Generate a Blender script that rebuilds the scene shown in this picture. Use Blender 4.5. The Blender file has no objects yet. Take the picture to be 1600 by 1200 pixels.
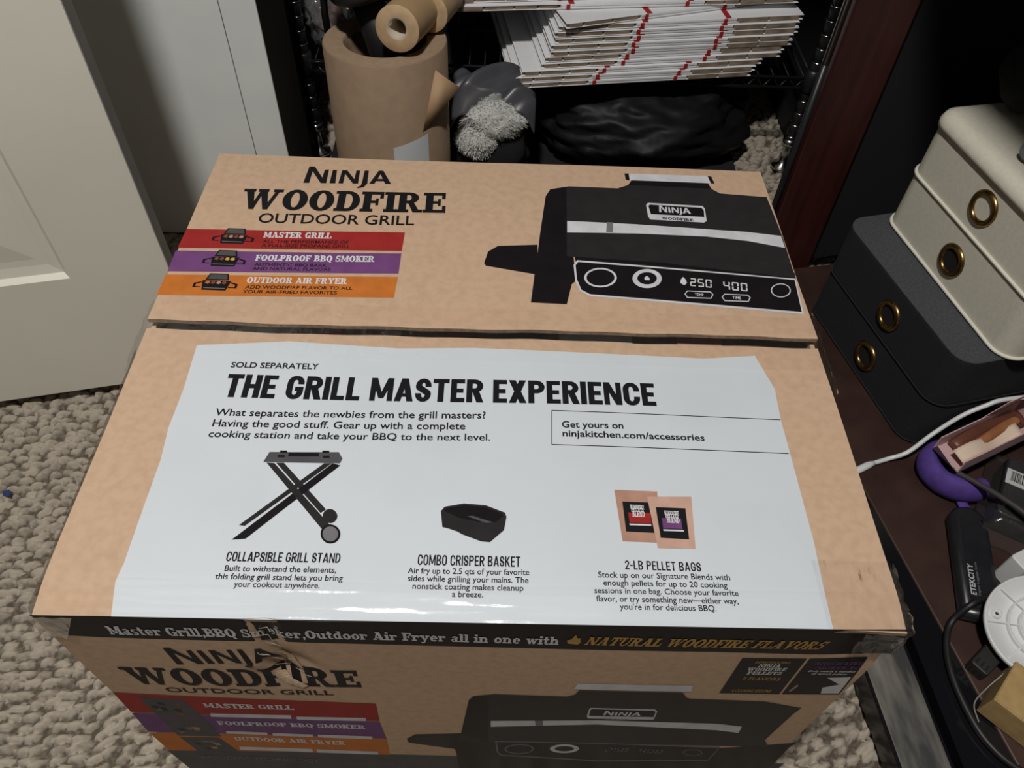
import bpy, bmesh, math, random
import numpy as np
from mathutils import Vector, Matrix, Euler, noise

S = bpy.context.scene
C = S.collection
R_ = math.radians
random.seed(7)

# ------------------------------------------------------------------ camera
cam = bpy.data.objects.new('camera', bpy.data.cameras.new('camera'))
C.objects.link(cam)
cam.location = (0.29871, -0.20826, 0.49976)
cam.rotation_euler = Euler((0.689911, -0.033825, 0.006119), 'XYZ')
cam.data.sensor_width = 36.0
cam.data.lens = 1228.32 * 36.0 / 1600.0
cam.data.clip_start = 0.02
S.camera = cam

# ------------------------------------------------------------------ world, light, exposure
wd = bpy.data.worlds.new('world'); S.world = wd; wd.use_nodes = True
wd.node_tree.nodes['Background'].inputs[0].default_value = (1.0, 0.96, 0.92, 1)
wd.node_tree.nodes['Background'].inputs[1].default_value = 0.035
S.view_settings.view_transform = 'Standard'
S.view_settings.look = 'None'
S.view_settings.exposure = 0.0
S.view_settings.gamma = 1.0
S.view_settings.use_curve_mapping = False
ld = bpy.data.lights.new('ceiling_lamp_light', 'AREA'); ld.shape = 'DISK'; ld.size = 0.16
ld.energy = 41.5; ld.color = (1.0, 0.965, 0.92)
lo = bpy.data.objects.new('ceiling_lamp_light', ld); C.objects.link(lo)
lo.location = (0.08, -0.33, 1.93)

FZ = -0.44        # carpet level; the top of the grill carton is z = 0

# ------------------------------------------------------------------ helpers
def tag(o, label=None, cat=None, group=None, kind=None):
    if label: o['label'] = label
    if cat: o['category'] = cat
    if group: o['group'] = group
    if kind: o['kind'] = kind
    return o

def thing(name, label, cat, loc=(0, 0, 0), rz=0.0, group=None):
    o = bpy.data.objects.new(name, None); C.objects.link(o)
    o.empty_display_size = 0.05
    o.location = loc; o.rotation_euler = (0, 0, rz)
    return tag(o, label, cat, group)

def copy_tree(o, parent=None):
    c = o.copy(); C.objects.link(c)
    if parent is not None: c.parent = parent
    for ch in list(o.children): copy_tree(ch, c)
    return c

class MB:
    """collects shapes, then links them as one mesh object"""
    def __init__(s): s.v = []; s.f = []; s.m = []; s.sm = []
    def add(s, vs, fs, m=0, smooth=False, M=None):
        b = len(s.v)
        for p in vs:
            s.v.append(tuple(M @ Vector(p)) if M is not None else tuple(p))
        for f in fs:
            s.f.append([b + i for i in f]); s.m.append(m); s.sm.append(smooth)
        return s
    def box(s, x0, y0, z0, x1, y1, z1, m=0, M=None):
        v = [(x0,y0,z0),(x1,y0,z0),(x1,y1,z0),(x0,y1,z0),(x0,y0,z1),(x1,y0,z1),(x1,y1,z1),(x0,y1,z1)]
        return s.add(v, [(0,3,2,1),(4,5,6,7),(0,1,5,4),(1,2,6,5),(2,3,7,6),(3,0,4,7)], m, False, M)
    def prism(s, poly, z0, z1, m=0, M=None, smooth=False):
        n = len(poly)
        v = [(x, y, z0) for x, y in poly] + [(x, y, z1) for x, y in poly]
        s.add(v, [tuple(range(n))[::-1], tuple(range(n, 2*n))], m, False, M)
        return s.add(v, [(i, (i+1) % n, n+(i+1) % n, n+i) for i in range(n)], m, smooth, M)
    def lathe(s, prof, n=32, m=0, M=None, smooth=True, closed=False):
        v = []; f = []; k = len(prof)
        for i in range(n):
            a = 2*math.pi*i/n
            for r, z in prof: v.append((r*math.cos(a), r*math.sin(a), z))
        for i in range(n):
            j = (i+1) % n
            for q in range(k if closed else k-1):
                w = (q+1) % k
                f.append((i*k+q, j*k+q, j*k+w, i*k+w))
        return s.add(v, f, m, smooth, M)
    def tube(s, pts, r, n=10, m=0, flat=1.0, cap=True, M=None):
        pts = [Vector(p) for p in pts]; v = []; f = []; k = len(pts)
        up = Vector((0, 0, 1))
        for i, p in enumerate(pts):
            t = (pts[min(i+1, k-1)] - pts[max(i-1, 0)]).normalized()
            a = up - t*up.dot(t)
            a = a.normalized() if a.length > 1e-3 else t.orthogonal().normalized()
            b = t.cross(a)
            rr = r[i] if isinstance(r, (list, tuple)) else r
            for j in range(n):
                w = 2*math.pi*j/n
                v.append(p + a*(math.sin(w)*rr*flat) + b*(math.cos(w)*rr))
        for i in range(k-1):
            for j in range(n):
                q = (j+1) % n
                f.append((i*n+j, i*n+q, (i+1)*n+q, (i+1)*n+j))
        s.add(v, f, m, True, M)
        if cap:
            s.add(v[:n], [tuple(range(n))], m, False, M); s.add(v[-n:], [tuple(range(n))[::-1]], m, False, M)
        return s
    def sheet(s, fn, nu, nv, m=0, smooth=True, M=None):
        v = [fn(i/nu, j/nv) for j in range(nv+1) for i in range(nu+1)]
        f = [(j*(nu+1)+i, j*(nu+1)+i+1, (j+1)*(nu+1)+i+1, (j+1)*(nu+1)+i) for j in range(nv) for i in range(nu)]
        return s.add(v, f, m, smooth, M)
    def build(s, name, mats, parent=None, bevel=0, seg=2, solid=0):
        me = bpy.data.meshes.new(name); me.from_pydata(s.v, [], s.f)
        if not isinstance(mats, (list, tuple)): mats = [mats]
        for m in mats: me.materials.append(m)
        me.polygons.foreach_set('material_index', s.m)
        me.polygons.foreach_set('use_smooth', s.sm)
        bm = bmesh.new(); bm.from_mesh(me)
        bmesh.ops.remove_doubles(bm, verts=bm.verts, dist=1e-6)
        bmesh.ops.recalc_face_normals(bm, faces=bm.faces)
        bm.to_mesh(me); bm.free(); me.update()
        o = bpy.data.objects.new(name, me); C.objects.link(o)
        if parent is not None: o.parent = parent
        if solid:
            mo = o.modifiers.new('solid', 'SOLIDIFY'); mo.thickness = solid; mo.offset = 0
        if bevel:
            mo = o.modifiers.new('bevel', 'BEVEL'); mo.width = bevel; mo.segments = seg; mo.limit_method = 'ANGLE'; mo.angle_limit = R_(40)
            if seg > 1:
                me.polygons.foreach_set('use_smooth', [True]*len(me.polygons))
                wn = o.modifiers.new('wn', 'WEIGHTED_NORMAL'); wn.keep_sharp = True
        return o

def rrect(x0, y0, x1, y1, r, n=6):
    out = []
    for cx, cy, a0 in ((x1-r, y1-r, 0), (x0+r, y1-r, 90), (x0+r, y0+r, 180), (x1-r, y0+r, 270)):
        for i in range(n+1):
            a = R_(a0 + 90*i/n); out.append((cx+r*math.cos(a), cy+r*math.sin(a)))
    return out

def smoothpath(pts, n=8):
    P = [Vector(p) for p in pts]; P = [2*P[0]-P[1]] + P + [2*P[-1]-P[-2]]; out = []
    for i in range(1, len(P)-2):
        for k in range(n):
            t = k/n; a, b, c, d = P[i-1:i+3]
            out.append(0.5*((2*b) + (c-a)*t + (2*a-5*b+4*c-d)*t*t + (3*b-a-3*c+d)*t**3))
    out.append(P[-2]); return out

# ------------------------------------------------------------------ materials
def mat(name, col, rough=0.6, col2=None, scale=20, detail=4, lo=0.35, hi=0.65, bump=0, bscale=None, metal=0, spec=0.5, stretch=(1, 1, 1), sheen=0, coat=0):
    m = bpy.data.materials.new(name); m.use_nodes = True
    nt = m.node_tree; b = nt.nodes['Principled BSDF']
    b.inputs['Base Color'].default_value = (*col, 1); b.inputs['Roughness'].default_value = rough
    b.inputs['Metallic'].default_value = metal; b.inputs['Specular IOR Level'].default_value = spec
    if sheen: b.inputs['Sheen Weight'].default_value = sheen
    if coat: b.inputs['Coat Weight'].default_value = coat; b.inputs['Coat Roughness'].default_value = 0.15
    tc = nt.nodes.new('ShaderNodeTexCoord'); mp = nt.nodes.new('ShaderNodeMapping')
    mp.inputs['Scale'].default_value = stretch
    nt.links.new(tc.outputs['Object'], mp.inputs[0])
    def nz(sc, d):
        n = nt.nodes.new('ShaderNodeTexNoise'); n.inputs['Scale'].default_value = sc; n.inputs['Detail'].default_value = d
        nt.links.new(mp.outputs[0], n.inputs[0]); return n
    if col2 is None: col2 = tuple(c*0.93 for c in col)
    n = nz(scale, detail); r = nt.nodes.new('ShaderNodeValToRGB')
    r.color_ramp.elements[0].position = lo; r.color_ramp.elements[1].position = hi
    r.color_ramp.elements[0].color = (*col, 1); r.color_ramp.elements[1].color = (*col2, 1)
    nt.links.new(n.outputs[0], r.inputs[0]); nt.links.new(r.outputs[0], b.inputs['Base Color'])
    if bump:
        n2 = nz(bscale or scale, 5); bp = nt.nodes.new('ShaderNodeBump')
        bp.inputs['Strength'].default_value = bump; bp.inputs['Distance'].default_value = 0.002
        nt.links.new(n2.outputs[0], bp.inputs['Height']); nt.links.new(bp.outputs[0], b.inputs['Normal'])
    return m

def clear_film(name, tint=(1, 1, 1), body=0.04, gloss=0.10, rough=0.12, bump=0.5, bscale=60, haze=(0.85, 0.85, 0.83)):
    m = bpy.data.materials.new(name); m.use_nodes = True; nt = m.node_tree; nt.nodes.clear()
    out = nt.nodes.new('ShaderNodeOutputMaterial'); tr = nt.nodes.new('ShaderNodeBsdfTransparent'); tr.inputs[0].default_value = (*tint, 1)
    gl = nt.nodes.new('ShaderNodeBsdfGlossy'); gl.inputs['Roughness'].default_value = rough
    df = nt.nodes.new('ShaderNodeBsdfDiffuse'); df.inputs[0].default_value = (*haze, 1)
    a = nt.nodes.new('ShaderNodeMixShader'); a.inputs[0].default_value = body
    b = nt.nodes.new('ShaderNodeMixShader')
    lw = nt.nodes.new('ShaderNodeLayerWeight'); lw.inputs[0].default_value = 0.25
    mu = nt.nodes.new('ShaderNodeMath'); mu.operation = 'MULTIPLY_ADD'; mu.inputs[1].default_value = 0.5; mu.inputs[2].default_value = gloss
    nt.links.new(lw.outputs['Fresnel'], mu.inputs[0])
    tc = nt.nodes.new('ShaderNodeTexCoord'); n = nt.nodes.new('ShaderNodeTexNoise'); n.inputs['Scale'].default_value = bscale; n.inputs['Detail'].default_value = 4
    nt.links.new(tc.outputs['Object'], n.inputs[0])
    bp = nt.nodes.new('ShaderNodeBump'); bp.inputs['Strength'].default_value = bump; bp.inputs['Distance'].default_value = 0.003
    nt.links.new(n.outputs[0], bp.inputs['Height'])
    nt.links.new(bp.outputs[0], gl.inputs['Normal'])
    nt.links.new(tr.outputs[0], a.inputs[1]); nt.links.new(df.outputs[0], a.inputs[2])
    nt.links.new(a.outputs[0], b.inputs[1]); nt.links.new(gl.outputs[0], b.inputs[2]); nt.links.new(mu.outputs[0], b.inputs[0])
    nt.links.new(b.outputs[0], out.inputs[0]); return m

def ink(name, col, rough=0.45): return mat(name, col, rough, tuple(c*0.85 for c in col), 60, 3, spec=0.06)

kraft = mat('kraft_cardboard', (0.49, 0.343, 0.236), 0.72, (0.43, 0.296, 0.199), 130, 6, 0.4, 0.75, bump=0.06, bscale=220, spec=0.1)
kraft_edge = mat('cut_cardboard_edge', (0.34, 0.235, 0.15), 0.8, (0.22, 0.15, 0.10), 200, 3)
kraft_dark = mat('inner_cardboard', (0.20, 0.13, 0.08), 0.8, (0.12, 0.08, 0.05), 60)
kraft_paper = mat('kraft_paper', (0.335, 0.235, 0.152), 0.75, (0.30, 0.205, 0.132), 50, 6, bump=0.05, bscale=160)
kraft_paper_end = mat('kraft_paper_layers', (0.38, 0.275, 0.18), 0.8, (0.34, 0.24, 0.155), 90)
INK = {
 'ink': ink('black_ink', (0.012, 0.012, 0.014)), 'paper': ink('white_ink', (0.60, 0.605, 0.62)),
 'soft': ink('charcoal_print', (0.025, 0.0225, 0.0245), 0.35), 'soft2': ink('dark_print', (0.012, 0.010, 0.012), 0.35),
 'silver': ink('silver_print', (0.56, 0.57, 0.60)), 'grey': ink('grey_print', (0.16, 0.16, 0.17)),
 'midgrey': ink('mid_grey_print', (0.075, 0.075, 0.08)),
 'gold': ink('gold_print', (0.42, 0.25, 0.075)), 'red': ink('red_print', (0.30, 0.026, 0.024)),
 'purple': ink('purple_print', (0.155, 0.060, 0.18)), 'orange': ink('orange_print', (0.50, 0.155, 0.03)),
 'plum': ink('plum_print', (0.10, 0.05, 0.12)), 'tan': ink('tan_print', (0.40, 0.23, 0.17)), 'tan2': ink('light_tan_print', (0.50, 0.32, 0.25)),
 'yellow': ink('yellow_print', (0.60, 0.36, 0.06)), 'meat': ink('brown_print', (0.17, 0.07, 0.035)),
}
white_print = mat('white_coated_print', (0.535, 0.575, 0.615), 0.42, (0.495, 0.533, 0.572), 9, 6, 0.45, 0.8, bump=0.10, bscale=14)
tape = clear_film('clear_packing_tape', body=0.01, gloss=0.03, rough=0.12, bump=0.6, bscale=70)
tape_crumple = clear_film('crumpled_packing_tape', body=0.07, gloss=0.05, rough=0.12, bump=0.8, bscale=90, haze=(0.5, 0.48, 0.44))
polybag = clear_film('clear_polybag', body=0.05, gloss=0.06, rough=0.18, bump=0.8, bscale=60, haze=(0.4, 0.4, 0.4))
door_paint = mat('door_paint', (0.76, 0.745, 0.66), 0.5, (0.73, 0.715, 0.63), 6, 3, bump=0.03, bscale=90)
door_edge_paint = mat('door_edge_paint', (0.40, 0.40, 0.39), 0.5, (0.36, 0.36, 0.35), 20)
wall_paint = mat('wall_paint', (0.80, 0.82, 0.80), 0.7, (0.71, 0.73, 0.715), 5, 3, bump=0.03, bscale=120)
dark_fill = mat('dark_fill_mat', (0.010, 0.010, 0.012), 0.8)  # near-black colour stands in for the closet's unlit depth
black_plastic = mat('black_plastic', (0.012, 0.012, 0.014), 0.38, (0.017, 0.017, 0.02), 40)
black_gloss = mat('glossy_black', (0.008, 0.008, 0.010), 0.16)
black_rubber = mat('black_rubber', (0.011, 0.011, 0.012), 0.5)
black_bag_m = mat('black_bag_plastic', (0.008, 0.008, 0.010), 0.5, bump=0.4, bscale=14, spec=0.22)
black_felt = mat('black_fabric', (0.008, 0.009, 0.012), 0.95, (0.012, 0.013, 0.016), 300, 2, bump=0.25, bscale=420)
grey_felt = mat('charcoal_fabric_top', (0.064, 0.067, 0.074), 0.9, (0.046, 0.049, 0.056), 260, 2, bump=0.25, bscale=420)
cream_felt = mat('cream_fabric', (0.64, 0.615, 0.515), 0.8, (0.60, 0.575, 0.48), 160, 3, bump=0.12, bscale=420)
brass = mat('antique_brass', (0.34, 0.22, 0.085), 0.30, (0.22, 0.14, 0.05), 60, metal=1.0)
hole_m = mat('dark_hole', (0.004, 0.004, 0.004), 0.9)
mahogany = mat('mahogany', (0.050, 0.012, 0.010), 0.42, (0.030, 0.008, 0.007), 14, 5, stretch=(6, 6, 0.6))
mahogany_top = mat('worn_mahogany_top', (0.050, 0.024, 0.018), 0.5, (0.028, 0.012, 0.009), 16, 7, 0.35, 0.7, bump=0.08, bscale=40)
chrome = mat('chrome', (0.62, 0.62, 0.62), 0.22, metal=1.0)
black_chrome = mat('black_wire', (0.035, 0.035, 0.038), 0.28, metal=0.6)
bar_metal = mat('black_metal_sheen', (0.24, 0.225, 0.195), 0.4, (0.05, 0.05, 0.05), 13, 7, 0.36, 0.66, stretch=(3, 0.7, 1), metal=0.0)  # grey streaks put the glossy top's reflection into its colour
white_board = mat('white_cardboard', (0.86, 0.87, 0.89), 0.6, (0.83, 0.84, 0.86), 20)
brown_board = mat('brown_corrugated', (0.34, 0.26, 0.19), 0.8, (0.19, 0.14, 0.10), 45, 3, 0.35, 0.65, stretch=(1, 1, 4))
red_band = ink('red_stripe', (0.42, 0.03, 0.03))
fleece = mat('white_fleece', (0.66, 0.665, 0.64), 0.95, (0.52, 0.525, 0.50), 60, 6, bump=0.9, bscale=110, sheen=0.4)
satin = mat('grey_satin', (0.085, 0.085, 0.095), 0.36, (0.06, 0.06, 0.07), 14, bump=0.1)
white_plastic = mat('white_plastic', (0.72, 0.73, 0.73), 0.35, (0.69, 0.70, 0.70), 10)
purple_cloth = mat('purple_cloth', (0.088, 0.045, 0.27), 0.8, (0.068, 0.034, 0.21), 90, bump=0.2, bscale=160)
pink_card = mat('pink_card', (0.60, 0.40, 0.41), 0.6, (0.56, 0.37, 0.38), 30)
brown_leather = mat('brown_leather', (0.17, 0.062, 0.040), 0.45, (0.11, 0.038, 0.024), 25)
tan_leather = mat('tan_leather', (0.46, 0.22, 0.10), 0.5, (0.30, 0.12, 0.05), 20)
cream_paper = mat('cream_paper', (0.76, 0.60, 0.47), 0.7)
yellow_kraft = mat('small_box_cardboard', (0.44, 0.30, 0.13), 0.65, (0.38, 0.25, 0.10), 80)
sticker_m = mat('sticker_paper', (0.62, 0.64, 0.63), 0.5)
rust = mat('rust_brown_lump', (0.14, 0.055, 0.04), 0.6, (0.30, 0.20, 0.17), 40)
blue_m = mat('blue_scrap', (0.015, 0.035, 0.13), 0.7)

# ------------------------------------------------------------------ the setting
# looped berber carpet: real loops as displaced geometry
def carpet():
    x0, x1, y0, y1, st = -0.80, 1.02, -0.22, 1.42, 0.0026
    nx = int((x1-x0)/st); ny = int((y1-y0)/st)
    X, Y = np.meshgrid(np.linspace(x0, x1, nx), np.linspace(y0, y1, ny))
    rng = np.random.RandomState(3)
    th = R_(7); U = X*math.cos(th)+Y*math.sin(th); V = -X*math.sin(th)+Y*math.cos(th)
    V = V + 0.0035*np.sin(U*38+1.3) + 0.002*np.sin(U*90+V*20)
    pu, pv = 0.0185, 0.0122
    J = np.floor(V/pv).astype(int); H = np.full(X.shape, -1.0); Tn = np.zeros(X.shape)
    N = 512; ju = rng.uniform(-.32, .32, (N, N)); jv = rng.uniform(-.22, .22, (N, N)); jh = rng.uniform(.55, 1.0, (N, N)); jt = rng.uniform(0, 1, (N, N)); ja = rng.uniform(.75, 1.25, (N, N))
    for dj in (-1, 0, 1):
        j = J+dj; off = (j % 2)*0.5 + 0.13*np.sin(j*1.7)
        I = np.floor(U/pu-off).astype(int)
        for di in (-1, 0, 1):
            i = I+di; a, b = i % N, j % N
            cu = (i+off+0.5+ju[a, b])*pu; cv = (j+0.5+jv[a, b])*pv
            d = ((U-cu)/(pu*0.50*ja[a, b]))**2 + ((V-cv-0.0014*np.sin((U-cu)*160))/(pv*0.425))**2
            h = np.sqrt(np.clip(1-d, 0, 1))*jh[a, b]
            w = h > H; H = np.where(w, h, H); Tn = np.where(w, jt[a, b], Tn)
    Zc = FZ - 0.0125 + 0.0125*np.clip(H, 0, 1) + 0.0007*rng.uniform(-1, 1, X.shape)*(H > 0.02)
    Tn = np.where(H > 0.02, 0.38+0.42*Tn, 0.0)  # gaps between loops set darkest, their shade put into the colour
    me = bpy.data.meshes.new('floor')
    v = np.stack([X, Y, Zc], -1).reshape(-1, 3)
    idx = np.arange(nx*ny).reshape(ny, nx)
    f = np.stack([idx[:-1, :-1], idx[:-1, 1:], idx[1:, 1:], idx[1:, :-1]], -1).reshape(-1, 4)
    me.vertices.add(len(v)); me.vertices.foreach_set('co', v.ravel())
    me.loops.add(f.size); me.loops.foreach_set('vertex_index', f.ravel())
    me.polygons.add(len(f)); me.polygons.foreach_set('loop_start', np.arange(0, f.size, 4)); me.polygons.foreach_set('loop_total', np.full(len(f), 4))
    me.polygons.foreach_set('use_smooth', np.ones(len(f), bool))
    at = me.attributes.new('yarn_gap_shade', 'FLOAT', 'POINT'); at.data.foreach_set('value', Tn.ravel().astype(np.float32))
    me.update(); me.validate()
    m = bpy.data.materials.new('berber_carpet'); m.use_nodes = True; nt = m.node_tree; b = nt.nodes['Principled BSDF']; b.inputs['Roughness'].default_value = 0.95
    b.inputs['Specular IOR Level'].default_value = 0.1
    an = nt.nodes.new('ShaderNodeAttribute'); an.attribute_name = 'yarn_gap_shade'
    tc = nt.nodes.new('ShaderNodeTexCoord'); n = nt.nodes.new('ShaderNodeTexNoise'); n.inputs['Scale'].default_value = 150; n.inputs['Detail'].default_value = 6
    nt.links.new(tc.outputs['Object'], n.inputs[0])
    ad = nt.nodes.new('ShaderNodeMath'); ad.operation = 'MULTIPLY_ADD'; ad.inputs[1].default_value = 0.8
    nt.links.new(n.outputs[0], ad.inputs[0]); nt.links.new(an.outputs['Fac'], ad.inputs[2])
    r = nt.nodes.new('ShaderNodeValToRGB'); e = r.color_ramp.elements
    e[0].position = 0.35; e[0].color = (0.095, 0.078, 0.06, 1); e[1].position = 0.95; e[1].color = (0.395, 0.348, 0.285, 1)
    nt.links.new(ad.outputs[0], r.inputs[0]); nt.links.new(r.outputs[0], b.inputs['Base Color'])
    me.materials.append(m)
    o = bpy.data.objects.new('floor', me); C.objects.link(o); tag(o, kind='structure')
    # plain carpet further out, just below the loops
    g = MB(); z = FZ-0.006
    for a in ((-2.4, -2.2, x0, 2.0), (x1, -2.2, 2.4, 2.0), (x0, -2.2, x1, y0), (x0, y1, x1, 2.0)):
        g.box(a[0], a[1], z-0.01, a[2], a[3], z)
    fo = g.build('floor_outer', mat('carpet_plain', (0.34, 0.29, 0.225), 0.95, (0.24, 0.2, 0.15), 120, bump=0.6, bscale=110)); tag(fo, kind='structure')
carpet()

def struct(name, mb, m, **k): return tag(mb.build(name, m, **k), kind='structure')
# pale wall behind the open door, ending at the dark closet opening
w = MB(); w.box(-2.4, 0.902, FZ, -0.103, 0.96, 2.05); struct('wall_left', w, wall_paint)
w = MB(); w.box(-0.1015, 0.900, FZ, -0.0495, 0.905, 2.05); struct('trim_1', w, wall_paint, bevel=0.0015)
w = MB(); w.box(-0.102, 0.9055, FZ, -0.0497, 1.045, 2.05); struct('trim_2', w, dark_fill)
w = MB(); w.box(-0.118, 1.046, FZ, -0.102, 1.95, 2.05); struct('trim_4', w, dark_fill)  # dark panel added to keep the space left of the rack black
w = MB(); w.box(0.905, 1.19, FZ, 0.925, 1.95, 2.05); struct('trim_3', w, dark_fill)  # dark panel added to black out the space right of the rack
w = MB(); w.box(-0.2, 1.95, FZ, 2.4, 2.0, 2.05); struct('wall_back', w, dark_fill)
w = MB(); w.box(1.98, -2.2, FZ, 2.03, 1.95, 2.05); struct('wall_right', w, mat('right_wall_paint', (0.25, 0.25, 0.24), 0.8))
w = MB(); w.box(-2.4, -2.2, 1.98, 2.4, 2.0, 2.05); struct('ceiling', w, mat('ceiling_paint', (0.55, 0.55, 0.53), 0.8))

# open panel door, its free edge towards the carton
def door():
    ang = math.atan2(0.068, 0.287)
    t = bpy.data.objects.new('door_1', None); C.objects.link(t); tag(t, kind='structure')
    t.location = (-0.134, 0.565, FZ+0.015); t.rotation_euler = (0, 0, ang)
    W, H, th = 0.76, 2.0, 0.035
    s = MB()
    st, br = 0.120, 0.212                # stile, bottom rail
    px0, px1, pz0, pz1 = -W+st, -st, br, 0.92
    rings = [(0.0, 0.0), (0.006, 0.007), (0.020, 0.009), (0.030, 0.009), (0.075, 0.0045)]
    def fr(a, b, c, d, y): return [(a, y, c), (b, y, c), (b, y, d), (a, y, d)]
    holes = [(px0, px1, pz0, pz1), (px0, px1, 1.06, 1.86)]
    for (a, b, c, d) in holes:
        prev = None
        for ins, dep in rings:
            q = fr(a+ins, b-ins, c+ins, d-ins, dep)
            if prev:
                s.add(prev+q, [(i, (i+1) % 4, 4+(i+1) % 4, 4+i) for i in range(4)])
            prev = q
        s.add(prev, [(0, 1, 2, 3)])
    for a, b, c, d in ((-W, px0, 0, H), (px1, 0, 0, H), (px0, px1, 0, pz0), (px0, px1, pz1, 1.06), (px0, px1, 1.86, H)):
        s.add([(a, 0, c), (b, 0, c), (b, 0, d), (a, 0, d)], [(0, 1, 2, 3)])
    v = [(-W, 0, 0), (0, 0, 0), (0, th, 0), (-W, th, 0), (-W, 0, H), (0, 0, H), (0, th, H), (-W, th, H)]
    s.add(v, [(0, 3, 2, 1), (4, 5, 6, 7), (2, 3, 7, 6), (3, 0, 4, 7)])
    s.build('door_leaf', door_paint, t)
    e = MB(); e.add([(0, 0, 0), (0, th, 0), (0, th, H), (0, 0, H)], [(0, 1, 2, 3)]); e.box(-0.004, 0.0015, 0, 0.0006, th-0.0015, H)
    e.build('door_edge', door_edge_paint, t)
door()

# ------------------------------------------------------------------ lettering (flat outlines, later laid on a surface)
def bfont(text, bold, cache={}):
    key = (text, bold)
    if key in cache: return cache[key]
    cu = bpy.data.curves.new('lettering', 'FONT'); cu.body = text; cu.resolution_u = 3; cu.offset = bold; cu.fill_mode = 'FRONT'
    o = bpy.data.objects.new('lettering', cu); C.objects.link(o)
    dg = bpy.context.evaluated_depsgraph_get(); me = o.evaluated_get(dg).to_mesh()
    vs = [(v.co.x, v.co.y) for v in me.vertices]; fs = [list(p.vertices) for p in me.polygons]
    o.evaluated_get(dg).to_mesh_clear(); bpy.data.objects.remove(o); bpy.data.curves.remove(cu)
    cache[key] = (vs, fs); return cache[key]
def capheight(bold):
    v, _ = bfont('H', bold); return max(p[1] for p in v)

def rc(x0, y0, x1, y1): return [(x0, y0), (x1, y0), (x1, y1), (x0, y1)]
def ring(cx, cy, rx, ry, tx, ty, a0=0, a1=360, n=18):
    out = []
    for i in range(n):
        q = []
        for a, s in ((a0+(a1-a0)*i/n, 1), (a0+(a1-a0)*(i+1)/n, 1), (a0+(a1-a0)*(i+1)/n, 0), (a0+(a1-a0)*i/n, 0)):
            c, d = math.cos(R_(a)), math.sin(R_(a))
            q.append((cx+(rx if s else rx-tx)*c, cy+(ry if s else ry-ty)*d))
        out.append(q)
    return out
TT, SS = 0.29, 0.145
def stem(x, y0=0, y1=1, b=1, t=1, w=TT, o=0.10):
    out = [rc(x, y0, x+w, y1)]
    if b: out.append(rc(x-o, y0, x+w+o, y0+SS))
    if t: out.append(rc(x-(o if t != 3 else o), y1-SS, x+w+(o if t == 1 else 0), y1))
    return out
def bowl(xs, y0, y1, run, rx):
    m = (y0+y1)/2; h = (y1-y0)/2
    return [rc(xs, y0, xs+run, y0+SS), rc(xs, y1-SS, xs+run, y1)] + ring(xs+run, m, rx, h, TT, SS, -90, 90, 12)
X = 0.70
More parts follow.
